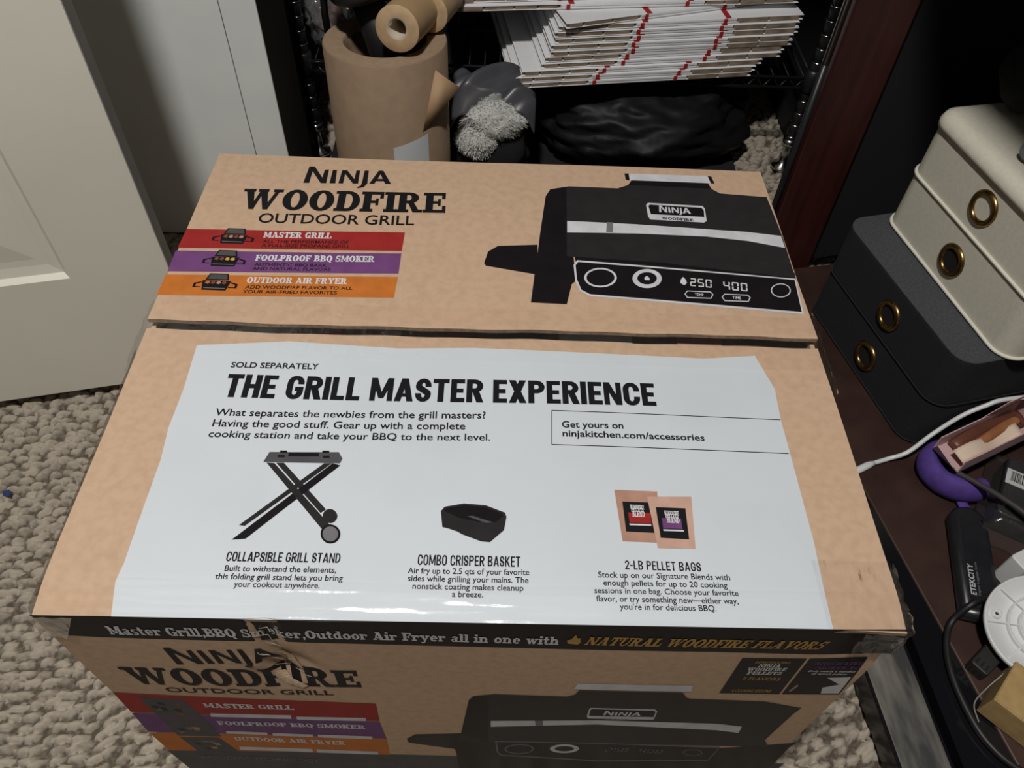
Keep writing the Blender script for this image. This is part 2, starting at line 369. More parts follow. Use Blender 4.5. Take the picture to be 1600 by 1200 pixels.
def glyph(c):
    if c == 'A': return 1.06, [[(.10,0),(.24,0),(.56,1),(.40,1)], [(.36,1),(.66,1),(.98,0),(.68,0)], rc(.26,.24,.76,.36), rc(0,0,.38,SS), rc(.58,0,1.06,SS), rc(.26,1-SS*.8,.62,1)]
    if c == 'B': return .90, stem(.08)+bowl(.3,.46,1,.16,.36)+bowl(.3,0,.56,.20,.40)
    if c == 'C': return .88, ring(.46,.5,.44,.52,TT,SS,45,315)+[rc(.72,.62,.86,1)]
    if c == 'D': return .96, stem(.08)+bowl(.3,0,1,.18,.46)
    if c == 'E': return .88, stem(.08)+[rc(.3,0,.86,SS), rc(.3,1-SS,.84,1), rc(.3,.44,.62,.57), rc(.72,0,.86,.34), rc(.70,.68,.84,1), rc(.55,.33,.66,.68)]
    if c == 'F': return .84, stem(.08)+[rc(.3,1-SS,.84,1), rc(.3,.42,.62,.55), rc(.70,.66,.84,1), rc(.55,.31,.66,.66)]
    if c == 'G': return .98, ring(.46,.5,.44,.52,TT,SS,40,330)+[rc(.72,.64,.84,1), rc(.62,0,.88,.46), rc(.52,.36,.98,.48)]
    if c == 'H': return 1.0, stem(.08)+stem(.65)+[rc(.3,.43,.7,.56)]
    if c == 'I': return .46, stem(.1)
    if c == 'J': return .66, [rc(.30,.2,.57,1), rc(.2,1-SS,.66,1)]+ring(.30,.26,.27,.28,TT*.9,SS*1.3,180,360,10)
    if c == 'K': return 1.0, stem(.08)+[[(.3,.36),(.44,.30),(.86,1),(.68,1)], [(.40,.56),(.60,.70),(.96,0),(.62,0)], rc(.54,1-SS,.98,1), rc(.54,0,1.0,SS)]
    if c == 'L': return .84, stem(.08)+[rc(.3,0,.84,SS), rc(.70,0,.84,.40)]
    if c == 'M': return 1.24, stem(.08,t=0,w=.18)+stem(.86,t=0)+[[(.02,1),(.34,1),(.68,.15),(.52,.15)], [(.56,.15),(.70,.15),(.98,1),(.84,1)], rc(0,1-SS,.34,1), rc(.88,1-SS,1.24,1)]
    if c == 'N': return 1.06, stem(.10,t=0,w=.16)+stem(.80,b=0,w=.16)+[[(.02,1),(.34,1),(.96,0),(.70,0)], rc(0,1-SS,.34,1)]
    if c == 'O': return .98, ring(.49,.5,.48,.52,TT*1.1,SS)
    if c == 'P': return .88, stem(.08)+bowl(.3,.40,1,.16,.40)
    if c == 'Q': return .98, ring(.49,.5,.48,.52,TT*1.1,SS)+[[(.45,.10),(.62,.16),(.92,-.22),(.66,-.22)]]
    if c == 'R': return 1.0, stem(.08)+bowl(.3,.44,1,.16,.38)+[[(.42,.48),(.66,.48),(.92,0),(.64,0)], rc(.66,0,1.0,SS)]
    if c == 'S': return .82, ring(.41,.73,.37,.29,TT*.85,SS*1.05,30,270,12)+ring(.41,.28,.39,.30,TT*.85,SS*1.05,-150,90,12)+[rc(.62,.66,.74,1), rc(.04,0,.16,.36)]
    if c == 'T': return .90, stem(.315,t=0)+[rc(0,1-SS,.90,1), rc(0,.62,.13,1), rc(.77,.62,.90,1)]
    if c == 'U': return 1.02, [rc(.10,.36,.37,1), rc(.76,.36,.90,1), rc(0,1-SS,.47,1), rc(.62,1-SS,1.02,1)]+ring(.50,.38,.40,.40,.2,SS,180,360,12)
    if c == 'V': return 1.04, [[(.08,1),(.38,1),(.64,0),(.44,0)], [(.46,0),(.62,0),(.94,1),(.78,1)], rc(0,1-SS,.46,1), rc(.66,1-SS,1.04,1)]
    if c == 'W': return 1.52, [[(.08,1),(.38,1),(.58,0),(.38,0)], [(.40,0),(.56,0),(.80,1),(.66,1)], [(.62,1),(.90,1),(1.10,0),(.90,0)], [(.92,0),(1.08,0),(1.42,1),(1.26,1)], rc(0,1-SS,.46,1), rc(.56,1-SS,.96,1), rc(1.14,1-SS,1.52,1)]
    if c == 'Y': return 1.02, stem(.37,0,.45,t=0)+[[(.06,1),(.36,1),(.64,.40),(.37,.36)], [(.46,.40),(.64,.40),(.92,1),(.76,1)], rc(0,1-SS,.44,1), rc(.64,1-SS,1.02,1)]
    if c == 'a': return .74, stem(.34,0,.5,b=0,t=0,w=.25)+[rc(.34,0,.74,SS)]+ring(.36,.5,.29,.22,.2,SS,0,170,9)+ring(.28,.21,.26,.22,.2,SS*.8,30,330,12)
    if c == 'd': return .84, ring(.36,.35,.34,.37,.24,SS,20,340,14)+stem(.46,0,1,b=0,t=3,w=.25)+[rc(.46,0,.84,SS)]
    if c == 'e': return .74, ring(.37,.35,.35,.37,.25,SS,0,320,14)+[rc(.2,.30,.70,.41)]
    if c == 'h': return .92, stem(.08,0,1,t=3,w=.25)+ring(.46,.42,.32,.29,.24,SS,0,150,9)+stem(.54,0,.46,t=0,w=.24,o=.08)
    if c == 'i': return .42, stem(.08,0,X,t=3,w=.25)+[rc(.08,.80,.34,1.02)]
    if c == 'k': return .90, stem(.08,0,1,t=3,w=.25)+[[(.3,.28),(.42,.24),(.72,X),(.56,X)], [(.36,.38),(.52,.46),(.86,0),(.56,0)], rc(.44,X-SS,.84,X), rc(.46,0,.9,SS)]
    if c == 'l': return .42, stem(.08,0,1,t=3,w=.25)
    if c == 'm': return 1.38, stem(.08,0,X,t=3,w=.25)+ring(.44,.42,.30,.29,.23,SS,0,150,9)+stem(.51,0,.46,t=0,w=.23,o=.07)+ring(.88,.42,.30,.29,.23,SS,0,150,9)+stem(.95,0,.46,t=0,w=.23,o=.08)
    if c == 'n': return .92, stem(.08,0,X,t=3,w=.25)+ring(.46,.42,.32,.29,.24,SS,0,150,9)+stem(.54,0,.46,t=0,w=.24,o=.08)
    if c == 'o': return .76, ring(.38,.35,.36,.37,.25,SS)
    if c == 'r': return .70, stem(.08,0,X,t=3,w=.25)+ring(.48,.40,.24,.31,.2,SS,40,150,7)+[rc(.50,.44,.68,.68)]
    if c == 's': return .62, ring(.31,.51,.28,.20,.18,SS*.9,30,270,9)+ring(.31,.20,.29,.21,.18,SS*.9,-150,90,9)
    if c == 't': return .56, [rc(.12,.15,.36,.95), rc(0,X-SS,.52,X)]+ring(.36,.2,.24,.22,.22,SS,180,330,8)
    if c == 'u': return .90, [rc(.08,.2,.32,X), rc(0,X-SS,.32,X), rc(.54,0,.78,X), rc(.44,X-SS,.78,X), rc(.54,0,.9,SS)]+ring(.36,.25,.28,.27,.22,SS,180,330,8)
    if c == 'w': return 1.14, [[(.06,X),(.32,X),(.48,0),(.30,0)], [(.32,0),(.46,0),(.62,X),(.50,X)], [(.46,X),(.70,X),(.86,0),(.68,0)], [(.70,0),(.84,0),(1.06,X),(.92,X)], rc(0,X-SS,.38,X), rc(.80,X-SS,1.14,X)]
    if c == 'y': return .90, [[(.06,X),(.34,X),(.58,.04),(.38,.04)], [(.26,-.26),(.42,-.26),(.84,X),(.66,X)], rc(0,X-SS,.42,X), rc(.54,X-SS,.90,X), rc(.12,-.28,.38,-.12)]
    if c == ',': return .32, [[(.06,0),(.06,.22),(.28,.22),(.28,0),(.14,-.2),(.04,-.2),(.14,0)]]
    if c == '2': return .8, [rc(.04,0,.76,.14), [(.04,.1),(.3,.1),(.74,.6),(.5,.62)]]+ring(.4,.68,.36,.32,.25,SS,-10,170,10)
    if c == '-': return .5, [rc(.05,.35,.45,.5)]
    return .42, []
def slab(text):
    x = 0; out = []
    for c in text:
        w_, ps = glyph(c)
        out += [[(px+x, py) for px, py in p] for p in ps]; x += w_ + 0.035
    return out
def ninja():
    o = []
    def put(x, polys): o.extend([[(a+x, b) for a, b in p] for p in polys])
    put(0, [[(0,0),(.25,0),(.30,1),(.10,1)], [(.10,1),(.34,1),(.98,0),(.74,0)], [(.74,0),(.98,0),(.98,.84),(.80,.80)]])
    put(1.12, [[(.0,0),(.25,0),(.21,.80),(.03,.80)]])
    put(1.50, [[(0,0),(.20,0),(.22,.80),(.06,.80)], [(.06,.80),(.28,.80),(.84,0),(.62,0)], [(.64,0),(.84,0),(.84,.80),(.68,.80)]])
    put(2.30, [[(.20,.0),(.44,.0),(.42,.80),(.24,.80)], [(.20,.02),(.44,.02),(.30,-.22),(.04,-.28),(.04,-.20),(.17,-.12)]])
    put(2.84, [[(-.02,0),(.20,0),(.50,.80),(.32,.80)], [(.32,.80),(.52,.80),(.92,0),(.66,0)], [(.20,.16),(.72,.16),(.66,.30),(.26,.30)]])
    return o
def sans(text, w):
    h = w*.82; out = []; x = 0
    def top(W): return ring(W/2, .69, W/2, .32, w, h, 0, 180, 12)
    def bot(W): return ring(W/2, .31, W/2, .32, w, h, 180, 360, 12)
    for c in text:
        W = .62; p = []
        if c == 'T': W = .60; p = [rc(0,1-h,W,1), rc(W/2-w/2,0,W/2+w/2,1)]
        elif c == 'H': p = [rc(0,0,w,1), rc(W-w,0,W,1), rc(0,.5-h/2,W,.5+h/2)]
        elif c == 'E': W = .52; p = [rc(0,0,w,1), rc(0,0,W,h), rc(0,1-h,W,1), rc(0,.5-h/2,W-.05,.5+h/2)]
        elif c == 'L': W = .50; p = [rc(0,0,w,1), rc(0,0,W,h)]
        elif c == 'I': W = w; p = [rc(0,0,w,1)]
        elif c == 'O': p = top(W)+bot(W)+[rc(0,.31,w,.69), rc(W-w,.31,W,.69)]
        elif c == 'C': p = top(W)+bot(W)+[rc(0,.31,w,.69), rc(W-w,.62,W,.69), rc(W-w,.31,W,.38)]
        elif c == 'G': p = top(W)+bot(W)+[rc(0,.31,w,.69), rc(W-w,.64,W,.69), rc(W-w,.31,W,.53), rc(W*.5,.53-h,W,.53)]
        elif c == 'S': W = .58; p = top(W)+bot(W)+[rc(0,.62,w,.69), rc(W-w,.31,W,.37), rc(W-w,.64,W,.69), rc(0,.31,w,.36), [(0,.63),(.03,.53),(W-w,.30),(W,.36),(W-.03,.46),(w,.70)]]
        elif c in 'RPB':
            p = [rc(0,0,w,1), rc(0,1-h,.31,1), rc(0,.43,.31,.43+h)]+ring(.31,.715,.31,.285,w,h,-90,90,12)
            if c == 'R': p += [[(.22,.46),(.22+w*1.1,.50),(W+.02,0),(W+.02-w*1.15,0)]]
            if c == 'B': p = [rc(0,0,w,1), rc(0,1-h,.31,1), rc(0,.5-h/2,.31,.5+h/2), rc(0,0,.31,h)]+ring(.31,.75,.29,.25,w,h,-90,90,12)+ring(.31,.265,.31,.265,w,h,-90,90,12)
        elif c == 'D': p = [rc(0,0,w,1), rc(0,1-h,.28,1), rc(0,0,.28,h)]+ring(.28,.5,.34,.5,w,h,-90,90,14)
        elif c == 'M': W = .84; p = [rc(0,0,w*.9,1), rc(W-w*.9,0,W,1), [(0,1),(w,1),(W/2+w*.4,.12),(W/2-w*.4,.12)], [(W,1),(W-w,1),(W/2-w*.4,.12),(W/2+w*.4,.12)]]
        elif c == 'N': W = .66; p = [rc(0,0,w*.9,1), rc(W-w*.9,0,W,1), [(0,1),(w,1),(W,0),(W-w,0)]]
        elif c == 'X': W = .66; p = [[(0,1),(w*1.15,1),(W,0),(W-w*1.15,0)], [(W-.01,1),(W-.01-w*1.15,1),(0,0),(w*1.15,0)]]
        elif c == 'K': W = .64; p = [rc(0,0,w,1), [(w,.36),(w,.60),(W-w*1.1,1),(W,1)], [(w*1.0,.52),(w*1.6,.70),(W+.02,0),(W+.02-w*1.2,0)]]
        elif c == 'A': W = .70; p = [[(0,0),(w*1.05,0),(W/2+w*.45,1),(W/2-w*.55,1)], [(W,0),(W-w*1.05,0),(W/2-w*.45,1),(W/2+w*.55,1)], rc(.16,.20,W-.16,.20+h*.8)]
        elif c == 'V': W = .68; p = [[(0,1),(w*1.1,1),(W/2+w*.5,0),(W/2-w*.5,0)], [(W,1),(W-w*1.1,1),(W/2-w*.5,0),(W/2+w*.5,0)]]
        elif c == '2': W = .58; p = ring(W/2,.70,W/2,.30,w,h,-15,180,12)+[rc(0,0,W,h), [(0,h*.6),(w*1.2,h*.8),(W,.66),(W-w*1.05,.66)]]
        elif c == '-': W = .34; p = [rc(0,.38,W,.38+h)]
        else: W = .24
        out += [[(a+x, b) for a, b in q] for q in p]; x += W+(.065 if w > .2 else .10)
    return out
SEG = {'2': 'abged', '5': 'afgcd', '0': 'abcdef', '4': 'fgbc'}
def lcd(text):
    o = []; t = .13
    for k, c in enumerate(text):
        x = k*.78
        sg = {'a': rc(.06,1-t,.54,1), 'g': rc(.06,.5-t/2,.54,.5+t/2), 'd': rc(.06,0,.54,t), 'f': rc(0,.54,t,.96), 'b': rc(.6-t,.54,.6,.96), 'e': rc(0,.04,t,.46), 'c': rc(.6-t,.04,.6,.46)}
        for q in SEG[c]: o.append([(a+x+b*.06, b) for a, b in sg[q]])
    return o

class Print:
    """flat printed shapes in (u, v), cut along a grid and laid onto a surface"""
    def __init__(s, surf, step): s.surf = surf; s.step = step; s.p = []
    def poly(s, pts, mk, layer=1): s.p.append(([(x/1000, y/1000) for x, y in pts], [list(range(len(pts)))], mk, layer)); return s
    def text(s, row, layer=4):
        t, x0, y0, x1, y1, h, font, mk = row[:8]
        x0, y0, x1, y1, h = [a/1000 for a in (x0, y0, x1, y1, h)]
        if font in ('s', 'si', 'nj', 'lcd', 'c', 'cb'):
            ps = {'nj': ninja, 'lcd': lambda: lcd(t), 'c': lambda: sans(t, .175), 'cb': lambda: sans(t, .225)}.get(font, lambda: slab(t))()
            groups = [(p, [list(range(len(p)))], k) for k, p in enumerate(ps)]; ch = 1.0
        else:
            bold = {'r': 0.012, 'm': 0.020, 'w': 0.014}[font]
            v, f = bfont(t, bold); groups = [(v, f, 0)]; ch = capheight(bold)
        mn = min(p[0] for g in groups for p in g[0]); mx = max(p[0] for g in groups for p in g[0])
        sx = math.hypot(x1-x0, y1-y0)/(mx-mn); a = math.atan2(y1-y0, x1-x0); sy = h/ch
        sh = 0.22 if font == 'si' else 0
        for v, f, k in groups:
            q = []
            for px, py in v:
                lx = (px-mn)*sx + sh*py*sy; ly = py*sy
                q.append((x0+lx*math.cos(a)-ly*math.sin(a), y0+lx*math.sin(a)+ly*math.cos(a)))
            s.p.append((q, f, mk, layer + (k % 6)*0.12))
        return s
    def build(s, name, parent, mats, label=None, off=0.00011):
        keys = []; bm = bmesh.new()
        for pts, fs, mk, layer in s.p:
            if mk not in keys: keys.append(mk)
            vs = [bm.verts.new((x, y, layer)) for x, y in pts]
            for f in fs:
                try: fc = bm.faces.new([vs[i] for i in f])
                except ValueError: continue
                fc.material_index = keys.index(mk)
                fc.normal_update()
                if fc.normal.z < 0: fc.normal_flip()
        us = [v.co.x for v in bm.verts]; vv = [v.co.y for v in bm.verts]
        for ax, arr in ((0, us), (1, vv)):
            a = math.ceil(min(arr)/s.step)
            while a*s.step < max(arr):
                co = [0, 0, 0]; co[ax] = a*s.step; no = [0, 0, 0]; no[ax] = 1
                bmesh.ops.bisect_plane(bm, geom=bm.verts[:]+bm.edges[:]+bm.faces[:], plane_co=co, plane_no=no, dist=1e-7)
                a += 1
        bmesh.ops.triangulate(bm, faces=[f for f in bm.faces if len(f.verts) > 4])
        for v in bm.verts: v.co = s.surf(v.co.x, v.co.y, v.co.z*off)
        me = bpy.data.meshes.new(name); bm.to_mesh(me); bm.free()
        for k in keys: me.materials.append(mats[k])
        o = bpy.data.objects.new(name, me); C.objects.link(o); o.parent = parent
        if label: o['label'] = label
        return o

# print layouts in millimetres on the carton's top (x, y) and front (x, z)
TOP = {
 'white': [(47.0,237.4),(122.9,245.4),(216.4,240.7),(280.0,243.1),(478.7,239.3),(522.8,244.2),(532.3,207.1),(530.2,174.4),(530.6,123.0),(531.1,65.8),(528.9,23.3),(528.7,0.5),(356.6,0.1),(188.4,-0.2),(52.5,-0.2),(48.4,23.5),(50.0,37.1),(50.1,120.9),(47.3,151.1),(48.4,191.4)],
 'box': [(345.2,177.5),(529.7,174.4),(529.2,141.3),(344.3,143.7)],
 'lid': [(336.4,364.1),(339.0,391.4),(346.0,453.9),(351.1,466.5),(370.7,472.3),(421.6,471.4),(433.1,477.9),(437.6,487.0),(518.9,486.4),(521.1,476.5),(528.5,469.0),(577.1,465.6),(579.5,399.1),(579.0,340.6),(452.3,356.1),(370.6,360.7)],
 'handle': [(432.5,498.9),(433.9,486.8),(525.2,486.7),(523.5,499.7)],
 'strip': [(366.5,413.9),(365.8,396.1),(434.1,397.6),(502.8,396.6),(543.5,392.2),(578.5,383.8),(578.2,401.8),(543.8,406.2),(504.6,408.0),(435.4,411.8)],
 'arm': [(285.9,348.8),(289.2,365.3),(298.6,373.8),(336.6,376.9),(336.4,364.1),(370.6,360.7),(371.3,327.1),(367.2,322.2),(361.5,295.2),(329.3,296.5),(333.1,334.8),(287.5,345.0)],
 'panel': [(373.7,355.9),(578.8,339.6),(575.0,291.6),(383.1,306.7),(373.9,313.3),(370.5,327.0),(370.1,349.2)],
 'panel2': [(374.7,353.3),(577.4,338.0),(573.8,294.5),(383.2,309.2),(375.7,314.9),(372.3,328.6),(371.9,348.6)],
 'lidbase': [(370.9,365.7),(430.6,361.0),(579.7,348.6),(578.9,337.1),(429.7,351.2),(372.5,352.6)],
 'lidside': [(336.8,364.1),(339.5,391.4),(346.5,453.9),(351.6,465.8),(368.2,471.0),(364.2,361.4)],
 'notch': [(405.9,413.7),(412.4,413.6),(410.7,398.2),(404.3,398.3)],
 'hcap1': [(431.2,498.9),(435.7,499.1),(435.6,486.5),(431.5,487.5)],
 'hcap2': [(520.5,499.9),(524.4,499.3),(525.9,486.4),(521.9,486.6)],
 'badge': [(450.7,447.7),(506.7,445.5),(508.4,441.1),(507.0,420.7),(503.8,418.3),(450.2,420.1),(448.4,425.2),(448.4,443.8)],
 'badgein': [(452.1,444.7),(505.0,442.4),(506.8,438.4),(505.6,427.2),(451.6,429.0),(450.6,442.0)],
 'knob': [(409.5,332.7),(408.8,329.6),(407.4,326.6),(405.3,323.9),(402.6,321.7),(399.4,320.0),(396.0,319.0),(392.5,318.7),(389.1,319.1),(386.0,320.2),(383.3,321.9),(381.2,324.2),(379.8,326.9),(379.1,329.9),(379.3,333.0),(380.2,336.1),(382.0,339.0),(384.4,341.6),(387.4,343.6),(390.7,345.0),(394.3,345.7),(397.8,345.7),(401.2,344.9),(404.2,343.4),(406.6,341.4),(408.3,338.8),(409.3,335.9)],
 'knob2': [(451.4,333.3),(450.7,330.2),(449.3,327.3),(447.3,324.6),(444.7,322.5),(441.8,320.8),(438.7,319.9),(435.5,319.6),(432.5,319.9),(429.7,321.0),(427.4,322.7),(425.5,325.0),(424.4,327.6),(423.9,330.6),(424.2,333.6),(425.2,336.7),(426.9,339.5),(429.2,342.0),(431.9,344.0),(435.0,345.3),(438.3,346.0),(441.5,346.0),(444.5,345.2),(447.1,343.8),(449.2,341.7),(450.7,339.2),(451.4,336.3)],
 'knob3': [(446.9,333.4),(446.4,331.4),(445.5,329.5),(444.1,327.8),(442.5,326.4),(440.5,325.4),(438.4,324.7),(436.3,324.5),(434.3,324.8),(432.4,325.5),(430.8,326.6),(429.6,328.0),(428.8,329.7),(428.5,331.6),(428.7,333.6),(429.4,335.5),(430.5,337.4),(432.0,339.0),(433.9,340.2),(435.9,341.1),(438.1,341.5),(440.2,341.5),(442.2,341.0),(443.9,340.1),(445.3,338.8),(446.3,337.2),(446.9,335.3)],
 'ring': [(570.3,323.0),(569.6,320.7),(568.4,318.6),(566.8,316.7),(564.8,315.1),(562.7,313.9),(560.5,313.2),(558.3,313.0),(556.3,313.3),(554.5,314.1),(553.0,315.3),(552.0,317.0),(551.4,318.9),(551.3,321.1),(551.8,323.3),(552.7,325.5),(554.1,327.6),(555.9,329.4),(557.9,330.8),(560.2,331.8),(562.4,332.3),(564.6,332.2),(566.5,331.7),(568.2,330.6),(569.5,329.1),(570.3,327.3),(570.5,325.2)],
 'ring2': [(569.2,322.9),(568.6,321.0),(567.5,319.1),(566.1,317.5),(564.4,316.1),(562.5,315.0),(560.6,314.4),(558.6,314.2),(556.8,314.5),(555.2,315.2),(553.9,316.3),(553.0,317.7),(552.5,319.4),(552.4,321.3),(552.8,323.2),(553.7,325.1),(554.9,326.9),(556.5,328.5),(558.3,329.7),(560.2,330.6),(562.2,331.0),(564.1,331.0),(565.9,330.5),(567.3,329.6),(568.5,328.3),(569.2,326.7),(569.4,324.8)],
 'knobin': [(407.3,332.6),(406.8,330.0),(405.5,327.5),(403.7,325.3),(401.4,323.4),(398.7,322.0),(395.8,321.1),(392.8,320.8),(389.9,321.2),(387.2,322.1),(384.9,323.5),(383.0,325.4),(381.8,327.7),(381.3,330.2),(381.4,332.9),(382.2,335.5),(383.7,337.9),(385.8,340.0),(388.3,341.7),(391.2,342.9),(394.2,343.5),(397.3,343.5),(400.2,342.8),(402.7,341.6),(404.8,339.9),(406.3,337.7),(407.2,335.2)],
 'pill1': [(473.1,318.0),(494.8,317.7),(496.7,313.8),(493.7,307.9),(471.7,307.9),(469.9,313.3)],
 'pill1in': [(473.4,316.8),(494.1,316.4),(495.7,313.8),(493.4,309.1),(472.3,309.2),(471.0,313.4)],
 'pill2': [(507.1,315.4),(528.7,315.1),(530.6,311.2),(527.4,305.4),(505.4,305.4),(503.7,310.8)],
 'pill2in': [(507.3,314.2),(528.1,313.9),(529.5,311.2),(527.2,306.6),(506.0,306.6),(504.8,310.8)],
 'flamed': [(468.2,328.0),(469.2,332.7),(471.9,336.6),(474.0,332.6),(474.3,328.3),(471.5,325.0)],
 'red': [(-0.1,384.1),(208.0,390.1),(207.5,362.9),(-1.1,356.7)],
 'purple': [(-1.8,352.6),(207.5,359.2),(207.6,330.9),(-1.1,323.6)],
 'orange': [(-1.3,319.4),(207.4,326.5),(206.7,298.5),(-1.4,292.0)],
 'tray': [(126.5,121.8),(129.2,131.1),(181.3,132.7),(184.9,126.8),(183.6,122.5)],
 'trayin': [(143.7,130.6),(166.7,131.2),(166.9,128.1),(143.9,127.4)],
 'clip0': [(136.9,132.8),(142.1,132.9),(142.5,130.7),(137.3,130.6)],
 'clip1': [(168.6,133.7),(173.9,133.8),(174.2,131.7),(169.0,131.5)],
 'clip2': [(135.9,128.4),(141.1,128.5),(141.5,126.4),(136.3,126.2)],
 'clip3': [(169.7,129.0),(174.9,129.1),(175.3,126.9),(170.1,126.8)],
 'legA1': [(128.9,121.3),(134.8,121.1),(184.4,69.5),(179.6,65.6)],
 'legA2': [(136.0,121.5),(141.8,121.7),(179.6,82.2),(176.1,79.1)],
 'legB1': [(178.2,122.3),(184.3,120.6),(127.6,57.0),(118.1,55.9),(122.3,60.4)],
 'legB2': [(171.8,122.1),(177.6,122.3),(124.8,67.0),(120.7,67.6)],
 'wheel1': [(188.5,77.0),(188.5,75.5),(188.2,74.1),(187.5,72.9),(186.6,71.9),(185.4,71.3),(184.1,71.1),(182.7,71.3),(181.4,71.8),(180.2,72.7),(179.2,73.8),(178.4,75.2),(178.0,76.7),(178.0,78.2),(178.3,79.6),(178.9,80.8),(179.8,81.7),(181.0,82.4),(182.4,82.6),(183.7,82.4),(185.1,81.9),(186.3,81.0),(187.3,79.8),(188.1,78.4)],
 'wheel2': [(192.7,62.6),(192.7,60.7),(192.3,58.9),(191.4,57.3),(190.2,56.1),(188.6,55.3),(186.9,55.0),(185.0,55.2),(183.3,55.9),(181.7,57.1),(180.3,58.6),(179.3,60.4),(178.8,62.3),(178.7,64.3),(179.1,66.1),(180.0,67.7),(181.2,68.9),(182.8,69.7),(184.6,70.1),(186.4,69.8),(188.2,69.1),(189.9,67.9),(191.2,66.4),(192.2,64.6)],
 'wheel3': [(191.2,62.6),(191.2,61.1),(190.9,59.7),(190.2,58.4),(189.2,57.5),(188.0,56.9),(186.6,56.6),(185.2,56.8),(183.8,57.3),(182.5,58.2),(181.5,59.4),(180.7,60.8),(180.3,62.3),(180.2,63.9),(180.6,65.3),(181.2,66.6),(182.2,67.5),(183.4,68.2),(184.8,68.4),(186.3,68.2),(187.7,67.7),(189.0,66.7),(190.0,65.5),(190.8,64.1)],
 'basket': [(262.2,83.1),(264.7,86.8),(278.7,89.9),(294.5,88.7),(308.8,82.9),(309.9,79.4),(308.2,68.8),(298.4,59.1),(292.3,59.5),(278.3,64.9),(275.1,66.9),(268.5,69.2),(264.1,70.3)],
 'basketin': [(264.3,83.5),(266.0,85.7),(278.8,88.4),(293.8,87.2),(306.6,82.1),(307.7,80.0),(301.9,74.7),(291.8,74.8),(276.1,77.6)],
 'basketgl': [(281.5,79.3),(285.4,79.8),(300.3,74.7),(294.9,74.2)],
 'bag1': [(389.8,103.8),(421.9,103.3),(418.1,61.2),(392.6,61.7)],
 'bag2': [(413.7,98.6),(446.8,99.5),(444.1,57.0),(417.2,57.0)],
 'blab1': [(395.0,94.0),(415.2,93.7),(416.4,68.8),(395.7,69.4)],
 'blab2': [(419.2,89.8),(441.1,89.5),(440.5,64.2),(420.1,64.9)],
 'bcol1': [(398.5,84.9),(414.5,85.0),(414.7,76.3),(398.9,76.6)],
 'bcol2': [(422.7,80.9),(436.7,80.9),(436.7,72.3),(422.8,72.6)],
 'bbar1': [(398.6,75.9),(414.4,75.6),(414.4,74.4),(398.8,74.6)],
 'bbar2': [(422.7,71.8),(437.6,71.5),(437.5,70.3),(422.9,70.5)],
}
